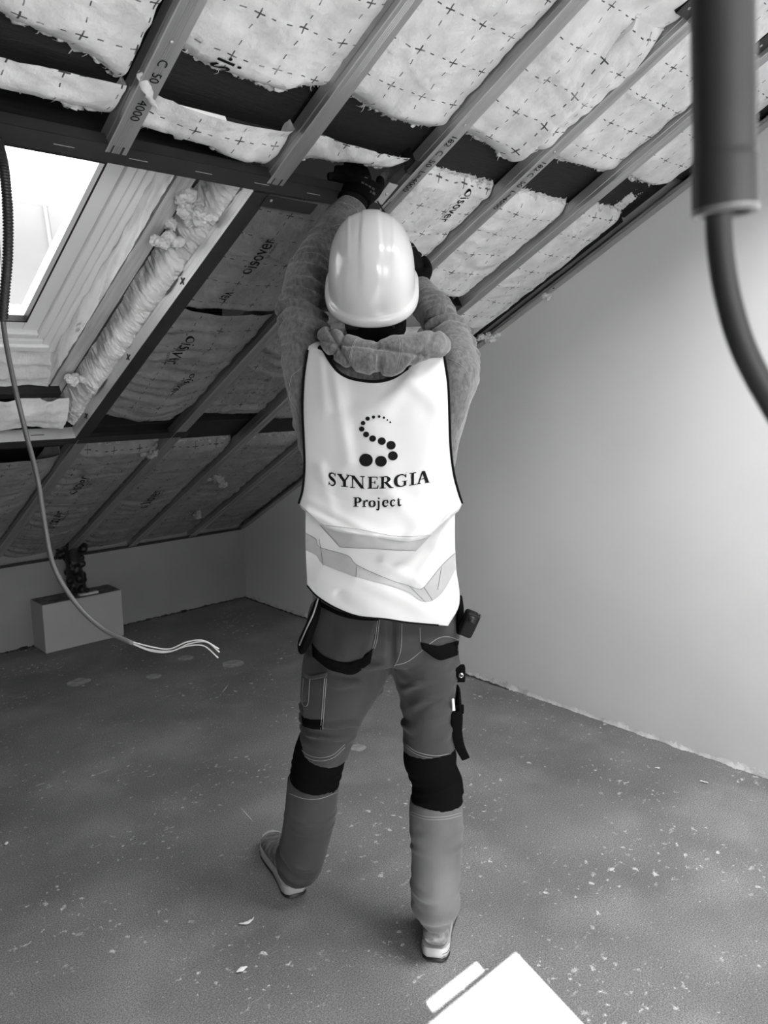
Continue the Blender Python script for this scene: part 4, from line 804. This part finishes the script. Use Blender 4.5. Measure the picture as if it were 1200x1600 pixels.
# ---- shoes
def shoe(heel, toe, lab, L=.292):
    a_, b_ = PF(*heel), PF(*toe); d = b_-a_; d[2] = 0; d /= np.linalg.norm(d); sdv = np.cross(d, U0)
    st = np.array([(0, .020), (.03, .031), (.10, .037), (.25, .036), (.42, .037), (.60, .045), (.75, .049), (.88, .042), (.96, .028), (1, .010)])
    us = np.concatenate([np.linspace(0, .1, 7), np.linspace(.13, .9, 22), np.linspace(.92, 1, 7)]); wd_ = [np.interp(u_, st[:, 0], st[:, 1]) for u_ in us]
    def slab(z0, z1, k0, k1, round_=0):
        V_, F_ = [], []
        out = [(u_, w_) for u_, w_ in zip(us, wd_)]+[(u_, -w_) for u_, w_ in list(zip(us, wd_))[::-1]]; n_ = len(out); ks = [(z0, k0-.04), (z0+.002, k0), ((z0+z1)/2, max(k0, k1)+.02), (z1, k1)]
        for z, k in ks:
            for u_, w_ in out: V_.append(a_+d*((u_-.5)*k+.5)*L+sdv*w_*k+U0*(z+(.014*max(0, u_-.82)/.18)**1+.0*u_))
        for j in range(3): F_ += [(j*n_+i, j*n_+(i+1) % n_, (j+1)*n_+(i+1) % n_, (j+1)*n_+i) for i in range(n_)]
        F_ += [tuple(reversed(range(n_))), tuple(3*n_+i for i in range(n_))]; return V_, F_
    v_, f_ = slab(.0, .011, .99, 1.0); sh = mk('shoe', *fuse([loft([a_+d*L*u_+U0*z for u_, z in ((.01, .052), (.05, .06), (.16, .066), (.30, .066), (.45, .058), (.62, .048), (.80, .040), (.93, .035), (.985, .03))], [.022, .032, .036, .037, .040, .045, .045, .034, .012], [.030, .040, .046, .044, .038, .028, .021, .016, .008], side=sdv, seg=28)], .004, 3)[:2], mat('suede_grey', .17, .9, 0, .5, 50, .5, 120), person, label=lab)
    mk('outsole', v_, f_, RUB, sh, auto=40)
    v_, f_ = slab(.0105, .036, 1.0, .97); mk('midsole', v_, f_, mat('sole_white', .40, .5, 0, .12, 25), sh, auto=40)
    for z in (.018, .026):
        P_ = [a_+d*((u_-.5)*1.012+.5)*L+sdv*w_*1.03+U0*(z+(.014*max(0, u_-.82)/.18)) for u_, w_ in zip(us, wd_)]; v_, f_ = loft(P_, .0007, seg=6, sub=False); mk('sole_line', v_, f_, GREYP, sh)
    v_, f_ = loft([a_+d*L*.12+U0*.104+sdv*.026, a_+d*L*.03+U0*.098, a_+d*L*.12+U0*.104-sdv*.026, a_+d*L*.30+U0*.100-sdv*.026, a_+d*L*.36+U0*.098, a_+d*L*.30+U0*.100+sdv*.026, a_+d*L*.12+U0*.104+sdv*.026], .006, n=6, seg=10); mk('collar', v_, f_, mat('sock_white', .75, .8), sh)
    for i in range(5):
        u_ = .40+.07*i; z = .094-.010*i; v_, f_ = loft([a_+d*L*u_+sdv*.022+U0*(z-.012), a_+d*L*(u_+.01)+U0*z, a_+d*L*(u_+.02)-sdv*.022+U0*(z-.012)], .002, n=4, seg=6); mk('lace', v_, f_, mat('lace_grey', .4, .8), sh)
    return sh
shoe((463, 1402), (424, 1322), 'left shoe turned outwards with white midsole')
shoe((679, 1503), (694, 1402), 'right shoe seen from the heel')
# ---- vest
def vfw(x, y):
    xi = min(1, abs((x-589)/150)); base = 1.995-.135*math.sqrt(max(.04, 1-xi*xi))
    return base
def vwr(x, y):
    z = 0
    for (x0_, y0_, x1_, y1_, w_, a_) in ((520, 565, 545, 720, 12, .010), (500, 560, 508, 640, 9, .006), (655, 575, 600, 640, 13, .006), (640, 590, 690, 640, 14, .005), (535, 640, 560, 760, 18, -.004), (690, 600, 660, 760, 16, .004),
                                        (480, 800, 560, 838, 7, .004), (585, 835, 480, 780, 8, .003), (640, 838, 716, 770, 9, .004), (712, 800, 655, 905, 12, .010), (668, 860, 560, 905, 14, -.004), (600, 880, 660, 915, 10, .004), (500, 900, 620, 965, 16, .004), (560, 905, 690, 965, 14, .005), (530, 930, 560, 960, 9, -.003), (600, 760, 660, 828, 14, .004), (500, 730, 520, 800, 10, .004)):
        dx, dy = x1_-x0_, y1_-y0_; L2 = dx*dx+dy*dy; t_ = ((x-x0_)*dx+(y-y0_)*dy)/L2; tt = min(1, max(0, t_)); px_, py_ = x0_+dx*tt, y0_+dy*tt
        d2 = (x-px_)**2+(y-py_)**2; z += a_*math.exp(-d2/(w_*w_))*(1-.6*tt)
    z += .003*nz3((x*.012+y*.004, y*.006, 3))+.0015*nz3((x*.03, y*.012, 8))
    return z
topc = [(481, 547), (492, 543), (504, 546), (514, 562), (528, 580), (545, 590), (568, 595), (592, 596), (615, 590), (635, 577), (652, 565), (672, 559), (694, 557)]
botc = [(467, 787), (478, 797), (497, 815), (518, 826), (548, 833), (590, 838), (640, 843), (668, 836), (690, 818), (705, 802), (722, 787)]
lside = [(481, 547), (475, 590), (473, 640), (475, 690), (476, 730), (473, 765), (467, 787)]; rside = [(694, 557), (700, 600), (702, 650), (704, 700), (709, 740), (716, 768), (722, 787)]
lo_t = [(477, 793), (500, 800), (560, 808), (640, 812), (690, 806), (711, 798)]; lo_b = [(480, 915), (496, 932), (525, 950), (560, 963), (600, 967), (640, 973), (700, 978)]
lo_l = [(477, 793), (477, 840), (478, 880), (480, 915)]; lo_r = [(711, 798), (711, 850), (713, 890), (718, 925), (716, 950), (700, 978)]
def coons(T_, B_, L_, R_):
    T_, B_, L_, R_ = [crom(q, 8) for q in (T_, B_, L_, R_)]
    def fn(a, b):
        t_, b_, l_, r_ = interp(T_, a), interp(B_, a), interp(L_, b), interp(R_, b)
        c = (1-a)*(1-b)*T_[0]+a*(1-b)*T_[-1]+(1-a)*b*B_[0]+a*b*B_[-1]; return (1-b)*t_+b*b_+(1-a)*l_+a*r_-c
    return fn
up_ = coons(topc, botc, lside, rside); lo_ = coons(lo_t, lo_b, lo_l, lo_r)
def upf(a, b):
    x, y = up_(a, b); g_ = vfw(x, y); k = b
    g_ += .006*(1-min(1, b/.25))-.012*math.sin(math.pi*min(1, b/.7))-.040*max(0, (b-.5)/.5)**1.6*(.4+.6*math.sin(math.pi*a))
    g_ += .045*max(0, abs(a-.5)*2-.86)/.14*(b < .0)
    return P3(x, y, g_-vwr(x, y)*1.7)
def lof(a, b):
    x, y = lo_(a, b); g_ = vfw(x, y)+.018*(1-b)**2-.010*b-.008*math.sin(math.pi*b); return P3(x, y, g_-vwr(x, y)*1.7)
NU = 96; nb1, nb2 = 100, 70
V_ = [upf(i/NU, j/nb1) for j in range(nb1+1) for i in range(NU+1)]
for k in (1, 2, 3):                                          # cloth turning under at the fold
    for i in range(NU+1):
        a = i/NU; A_, B_ = upf(a, 1), lof(a, .02); t_ = k/4; V_.append(A_+(B_-A_)*t_-U0*.006*math.sin(math.pi*t_)*(1 if k < 3 else .3))
V_ += [lof(i/NU, .02+.98*j/nb2) for j in range(nb2+1) for i in range(NU+1)]
nr = len(V_)//(NU+1); F_ = [(j*(NU+1)+i+1, j*(NU+1)+i, (j+1)*(NU+1)+i, (j+1)*(NU+1)+i+1) for j in range(nr-1) for i in range(NU)]
vest = mk('safety_vest', V_, F_, VEST, person); sd = vest.modifiers.new('s', 'SOLIDIFY'); sd.thickness = .0012; sd.offset = -1
TV = bvh(V_, F_)
# front panel of the vest and the shoulder pieces joining it
def frf(a, b):
    x = 492+(700-492)*a; y = 560+(905-560)*b; return P3(x, y, 2.0+.15*math.sqrt(max(.05, 1-((x-592)/125)**2)))
v, f = grid(frf, 30, 40); fp = mk('vest_front', v, f, VEST, vest)
for A0, A1 in ((0.0, .12), (.80, 1.0)):
    v, f = grid(lambda a, b: (lambda p, q: p+(q-p)*b+U0*.03*math.sin(math.pi*b))(upf(A0+(A1-A0)*a, 0), frf(A0+(A1-A0)*a, 0)), 10, 10); mk('shoulder_piece', v, f, VEST, vest)
def edge_tube(fn_, n_, r, name='edge_binding'):
    c = [fn_(i/n_) for i in range(n_+1)]; v_, f_ = loft(c, r, seg=8, sub=False); mk(name, v_, f_, BIND, vest)
edge_tube(lambda t_: upf(0, t_), 80, .0034); edge_tube(lambda t_: upf(1, t_), 80, .0034); edge_tube(lambda t_: upf(.12+.64*t_, 0)-F0*.001, 80, .0036)
edge_tube(lambda t_: lof(t_*.96, 1), 90, .0022)
edge_tube(lambda t_: frf(0, t_*.55), 40, .003); edge_tube(lambda t_: frf(1, t_*.55), 40, .003)
# care label at the neck
q = [cast(TV, *p, .0025) for p in ((573, 585), (592, 587), (591, 597), (572, 596))]
if all(k is not None for k in q): mk('neck_label', q, [(0, 3, 2, 1)], mat('label_grey', .45, .8), vest, smooth=False); q = [cast(TV, *p, .004) for p in ((578, 588), (589, 589), (588.5, 591.5), (577.5, 590.5))]; mk('label_print', q, [(0, 3, 2, 1)], INK, vest, smooth=False)
# reflective bands
patch('reflective_band', TV, [(500, 821), (530, 831), (590, 840), (640, 846), (672, 838)], [(531, 855), (560, 857), (590, 858), (620, 861), (650, 861)], .0022, REFL, vest, nu=40)
patch('reflective_band', TV, [(478, 833), (494, 842), (500, 855), (543, 868), (558, 883), (607, 905), (638, 915), (652, 920), (663, 917), (690, 884), (711, 864)], [(478, 860), (494, 868), (505, 882), (543, 897), (558, 902), (607, 915), (638, 926), (655, 938), (672, 940), (692, 925), (712, 890)], .0022, REFL, vest, nu=70)
for q in ([(500, 820), (531, 855)], [(558, 884), (556, 902)], [(663, 918), (676, 938)], [(640, 916), (665, 941)], [(499, 842), (505, 884)], [(690, 886), (684, 922)], [(500, 820), (560, 827), (620, 838), (673, 837)], [(531, 855), (590, 858), (650, 861)], [(478, 833), (494, 843), (500, 855), (543, 868), (558, 883), (607, 905), (638, 915), (652, 920), (663, 917), (690, 884), (711, 864)]):
    seam(TV, q, mat('band_line', .12, .8), vest, .0005, .0028)
# printed emblem of dots
def VP(cx_, cy_): return 430+cx_/3.75, 600+cy_/3.75
def dot(c, r):
    V2 = []; x, y = VP(*c); n_ = 28
    for q_ in range(3):
        for i in range(n_): a = 2*math.pi*i/n_; k = r/3.75*(q_+1)/3; V2.append((x+math.cos(a)*k, y+math.sin(a)*k*.94))
    V2 = [(x, y)]+V2; V3 = [cast(TV, a, b, .0016) for a, b in V2]
    F2 = [(0, 1+(i+1) % n_, 1+i) for i in range(n_)]+[(1+q_*n_+i, 1+q_*n_+(i+1) % n_, 1+(q_+1)*n_+(i+1) % n_, 1+(q_+1)*n_+i) for q_ in range(2) for i in range(n_)]
    mk('emblem_dot', V3, F2, INK, vest)
for a, b, r in ((674, 224, 6), (657, 211, 5), (637, 197, 7.5), (609, 191, 8.5), (576, 194, 10), (542, 203, 13), (515, 229, 13.5), (507, 264, 16), (533, 296, 17.5), (571, 320, 20), (625, 335, 23.5), (679, 359, 27), (690, 421, 28.5), (620, 453, 34), (532, 446, 40)): dot((a, b), r)
# serif lettering, drawn as strokes on a unit box (x 0..1, y 0 baseline..1 cap)
def stroke(P_, W_, n=8):
    P_ = np.asarray(P_, float); A_ = crom(np.column_stack([P_, W_]), n) if len(P_) > 2 else np.column_stack([P_, W_]); d = np.gradient(A_[:, :2], axis=0); d /= np.linalg.norm(d, axis=1)[:, None]+1e-9
    nrm = np.column_stack([-d[:, 1], d[:, 0]])*A_[:, 2:3]*.6; m_ = len(A_); V2 = np.vstack([A_[:, :2]+nrm, A_[:, :2]-nrm]); return V2, [(i, i+1, m_+i+1, m_+i) for i in range(m_-1)]
def bar(x0_, y0_, x1_, y1_): return [(x0_, y0_), (x1_, y0_), (x1_, y1_), (x0_, y1_)], [(0, 1, 2, 3)]
def para(x0_, y0_, x1_, y1_, w_):
    w_ = w_*1.12+.02; return [(x0_-w_/2, y0_), (x0_+w_/2, y0_), (x1_+w_/2, y1_), (x1_-w_/2, y1_)], [(0, 1, 2, 3)]
SF = .07
G = {
 'S': [stroke([(.84, .80), (.72, .93), (.48, .965), (.24, .87), (.22, .68), (.46, .53), (.74, .38), (.80, .20), (.60, .04), (.34, .03), (.13, .18)], [.05, .08, .09, .15, .21, .24, .21, .15, .09, .08, .05]), para(.84, .74, .86, 1.0, .05), para(.10, 0, .12, .28, .05)],
 'Y': [para(.16, .97, .54, .42, .22), para(.86, .97, .54, .44, .09), bar(.43, 0, .64, .46), bar(.28, 0, .79, SF), bar(0, 1-SF, .36, 1), bar(.68, 1-SF, 1, 1)],
 'N': [bar(.13, 0, .20, 1), bar(.82, 0, .89, 1), para(.16, 1, .85, 0, .22), bar(0, 0, .33, SF), bar(.68, 1-SF, 1, 1), bar(0, 1-SF, .22, 1)],
 'E': [bar(.14, 0, .38, 1), bar(0, 0, .9, SF+.01), bar(0, 1-SF-.01, .86, 1), bar(.3, .48, .66, .54), para(.88, 0, .95, .28, .06), para(.85, 1, .85, .76, .05), para(.66, .40, .66, .63, .05)],
 'R': [bar(.12, 0, .32, 1), bar(0, 0, .44, SF), bar(0, 1-SF, .4, 1), stroke([(.3, .965), (.52, .95), (.66, .74), (.54, .54), (.3, .50)], [.07, .10, .2, .10, .06]), para(.42, .52, .80, .03, .20), bar(.72, 0, 1, SF)],
 'G': [stroke([(.84, .78), (.70, .94), (.46, .965), (.20, .80), (.13, .50), (.22, .18), (.48, .03), (.72, .07), (.84, .14)], [.05, .08, .09, .17, .22, .17, .09, .07, .07]), para(.86, .72, .87, 1, .05), bar(.72, .06, .90, .42), bar(.58, .40, 1, .45)],
 'I': [bar(.34, 0, .66, 1), bar(.1, 0, .9, SF), bar(.1, 1-SF, .9, 1)],
 'A': [para(.50, .96, .84, .02, .22), para(.46, .96, .16, .02, .08), bar(.24, .33, .70, .39), bar(0, 0, .32, SF), bar(.66, 0, 1, SF)],
 'P': [bar(.16, 0, .42, 1), bar(0, 0, .60, SF), bar(0, 1-SF, .5, 1), stroke([(.38, .965), (.66, .94), (.83, .72), (.66, .50), (.38, .46)], [.07, .12, .26, .12, .06])],
 'r': [bar(.18, 0, .46, .66), bar(0, 0, .64, SF), bar(0, .61, .3, .66), stroke([(.42, .44), (.56, .62), (.74, .66), (.92, .60)], [.08, .12, .16, .2])],
 'o': [stroke([(.5, .655), (.19, .52), (.16, .33), (.24, .12), (.5, .015), (.8, .14), (.85, .33), (.78, .54), (.5, .655)], [.05, .2, .26, .2, .05, .2, .26, .2, .05])],
 'j': [bar(.40, -.12, .74, .66), bar(.16, .61, .5, .66), stroke([(.57, -.1), (.5, -.26), (.28, -.31), (.08, -.26)], [.3, .2, .12, .14]), stroke([(.56, .84), (.57, .98)], [.34, .34])],
 'e': [stroke([(.20, .37), (.5, .385), (.82, .40), (.78, .58), (.52, .655), (.22, .54), (.14, .33), (.24, .11), (.52, .02), (.86, .13)], [.05, .05, .1, .17, .06, .2, .26, .2, .12, .05])],
 'c': [stroke([(.84, .52), (.70, .63), (.50, .65), (.22, .52), (.15, .33), (.25, .12), (.52, .02), (.88, .13)], [.17, .14, .07, .2, .26, .2, .12, .05])],
 't': [stroke([(.40, .86), (.40, .4), (.42, .12), (.6, .035), (.9, .09)], [.04, .28, .27, .17, .05]), bar(.08, .60, .86, .66), para(.24, .62, .36, .82, .1)],
}
def glyph(ch, x0_, x1_, yb0, yb1, hgt):
    v_, f_ = merge(*[(np.column_stack([np.asarray(a, float), np.zeros(len(a))]), b) for a, b in G[ch]]); V3 = []
    for gx, gy, _ in v_: V3.append(cast(TV, *VP(x0_+(x1_-x0_)*gx-(yb1-yb0)*gy*.12, yb0+(yb1-yb0)*gx-hgt*gy), .0016))
    mk('printed_letter', V3, f_, INK, vest, smooth=False)
for ch, a, b, y0_, y1_, h_ in (('S', 310, 360, 592, 600, 76), ('Y', 364, 444, 600, 607, 74), ('N', 440, 526, 608, 614, 73), ('E', 541, 607, 614, 614, 71), ('R', 611, 694, 614, 609, 71), ('G', 695, 776, 606, 598, 72), ('I', 780, 830, 597, 590, 74), ('A', 828, 904, 589, 577, 76)): glyph(ch, a, b, y0_, y1_, h_)
for ch, a, b, y0_, y1_ in (('P', 457, 508, 719, 720), ('r', 510, 546, 720, 720), ('o', 547, 589, 720, 720), ('j', 590, 620, 720, 720), ('e', 627, 667, 719, 718), ('c', 672, 707, 717, 715), ('t', 710, 744, 715, 712)): glyph(ch, a, b, y0_, y1_, 55)
# ---- hard hat
def hat_pt(ph, th):                                         # th 0 crown .. 1 rim
    sx, cy = math.sin(ph), math.cos(ph); a_, b_ = .1035, .140
    n_ = 2.35; r_ = (abs(sx/a_)**n_+abs(cy/b_)**n_)**(-1/n_)
    t_ = th*math.pi/2; rr2 = math.sin(t_)**.86; z = .152*math.cos(t_)**.80 if th < 1 else 0
    x, y = r_*rr2*sx, r_*rr2*cy
    band = .0035*(1/(1+math.exp((abs(x)-.021-.004*max(0, -y/.14))/.0009)))*min(1, max(0, (1-th)/.12))
    band2 = .0022*math.exp(-((abs(x)-.052-.01*y)/.0035)**2)*min(1, max(0, (1-th)/.2))*(1 if y > -.1 else .3)
    k = band*1.0+band2
    return x*(1+k*2), y*(1+k*3), z+k+.012
rows = []
for j in range(41): rows.append([hat_pt(2*math.pi*i/120, (j/40)) for i in range(120)])
def brim(off, z): 
    out = []
    for i in range(120):
        ph = 2*math.pi*i/120; x, y, _ = hat_pt(ph, 1); l_ = math.hypot(x, y); vis = max(0, math.cos(ph))**2*.035*(off/.012); k = (l_+off+vis)/l_; out.append((x*k, y*k, z-.010*max(0, math.cos(ph))*(off > .006)-.006*max(0, -math.cos(ph))))
    return out
rows += [brim(.0015, .004), brim(.0025, .0), brim(.008, -.003), brim(.0105, -.008), brim(.0112, -.018), brim(.0105, -.022), brim(.0075, -.0235), brim(.005, -.021), brim(.001, -.012), brim(-.004, .004)]
inner = [[(x*.965, y*.965, z-.005) for x, y, z in rows[40-j]] for j in range(0, 41, 4)]
rows += inner
V_ = [HC+R0*x+HF*y+HU*z for r_ in rows for x, y, z in r_]; F_ = [(j*120+i, j*120+(i+1) % 120, (j+1)*120+(i+1) % 120, (j+1)*120+i) for j in range(len(rows)-1) for i in range(120)]
hat = mk('hard_hat', V_, F_, mat('hat_white', .58, .18, 0, 0, 5, 0, 60, None, .5), person)
v, f = loft([HC-HF*.118+R0*.03*s-HU*(.035+.002*abs(s)) for s in (-2.1, -1.9, -1.2, 0, 1.0, 1.6, 1.8)], [.010, .014, .016, .018, .016, .014, .010], [.006]*7, side=HU, n=4, seg=14)
mk('nape_strap', v, f, RUB, hat)
# ---- screwdriver in the right hand
tip = P3(586, 308, 2.40); a0 = P3(612, 351, 2.385); b0 = P3(654, 425, 2.36); d = (b0-a0)/np.linalg.norm(b0-a0)
dr = thing('power_screwdriver', 'black power screwdriver with long bit rising behind the right side of the helmet', 'power tool', tip)
v, f = loft([tip, tip+(a0-tip)*.45, tip+(a0-tip)*.5, a0], [.0022, .0022, .0036, .0036], n=1, seg=10, sub=False); mk('bit', v, f, STEELD, dr)
v, f = loft([a0-d*.016, a0, a0+d*.004, a0+d*.02], [.006, .0085, .012, .0135], n=2, seg=18, sub=False); mk('chuck', v, f, RUB, dr)
v, f = loft([a0+d*.018, a0+d*.03, a0+d*.075, a0+d*.085, a0+d*.15, a0+d*.165], [.013, .020, .024, .028, .028, .018], n=3, seg=22); mk('motor_housing', v, f, mat('tool_black', .005, .6, spec=.15), dr)
for k in (.09, .10, .11, .12):
    v, f = loft([a0+d*k, a0+d*(k+.003)], [.0285, .0285], n=1, seg=22, sub=False); mk('cooling_vent', v, f, GREYP, dr)
hh = (U0*-.9+F0*.35); hh /= np.linalg.norm(hh)
v, f = loft([a0+d*.10, a0+d*.10+hh*.06, a0+d*.105+hh*.12], [.018, .016, .019], [.022, .020, .024], n=4, seg=16, side=R0); mk('handle', v, f, MATS['tool_black'], dr)
v, f = box(a0+d*.10+hh*.145, R0*.035, F0*.045, U0*.022); bev(mk('battery', v, f, RUB, dr), .006)
# metal piece held at the joint by the gloved hand
x, s = pxr(583, 322, -.004); jp = thing('joint_plate', 'bright metal joint plate between the gloved hand and the helmet', 'metal strip', rf(x, s, -.004))
a_, b_, c_, e_ = [rf(*pxr(*q, -.004), -.004) for q in ((585, 316), (597, 320), (622, 290), (608, 286))]
V_ = [a_, b_, c_, e_]; n2 = np.array([0, SN, CS]); V_ = V_+[k+n2*.003 for k in V_]; mk('plate', V_, [(0, 3, 2, 1), (4, 5, 6, 7), (0, 1, 5, 4), (1, 2, 6, 5), (2, 3, 7, 6), (3, 0, 4, 7)], STEELB, jp, smooth=False); screw(jp, *pxr(604, 303, -.004), h=-.005)
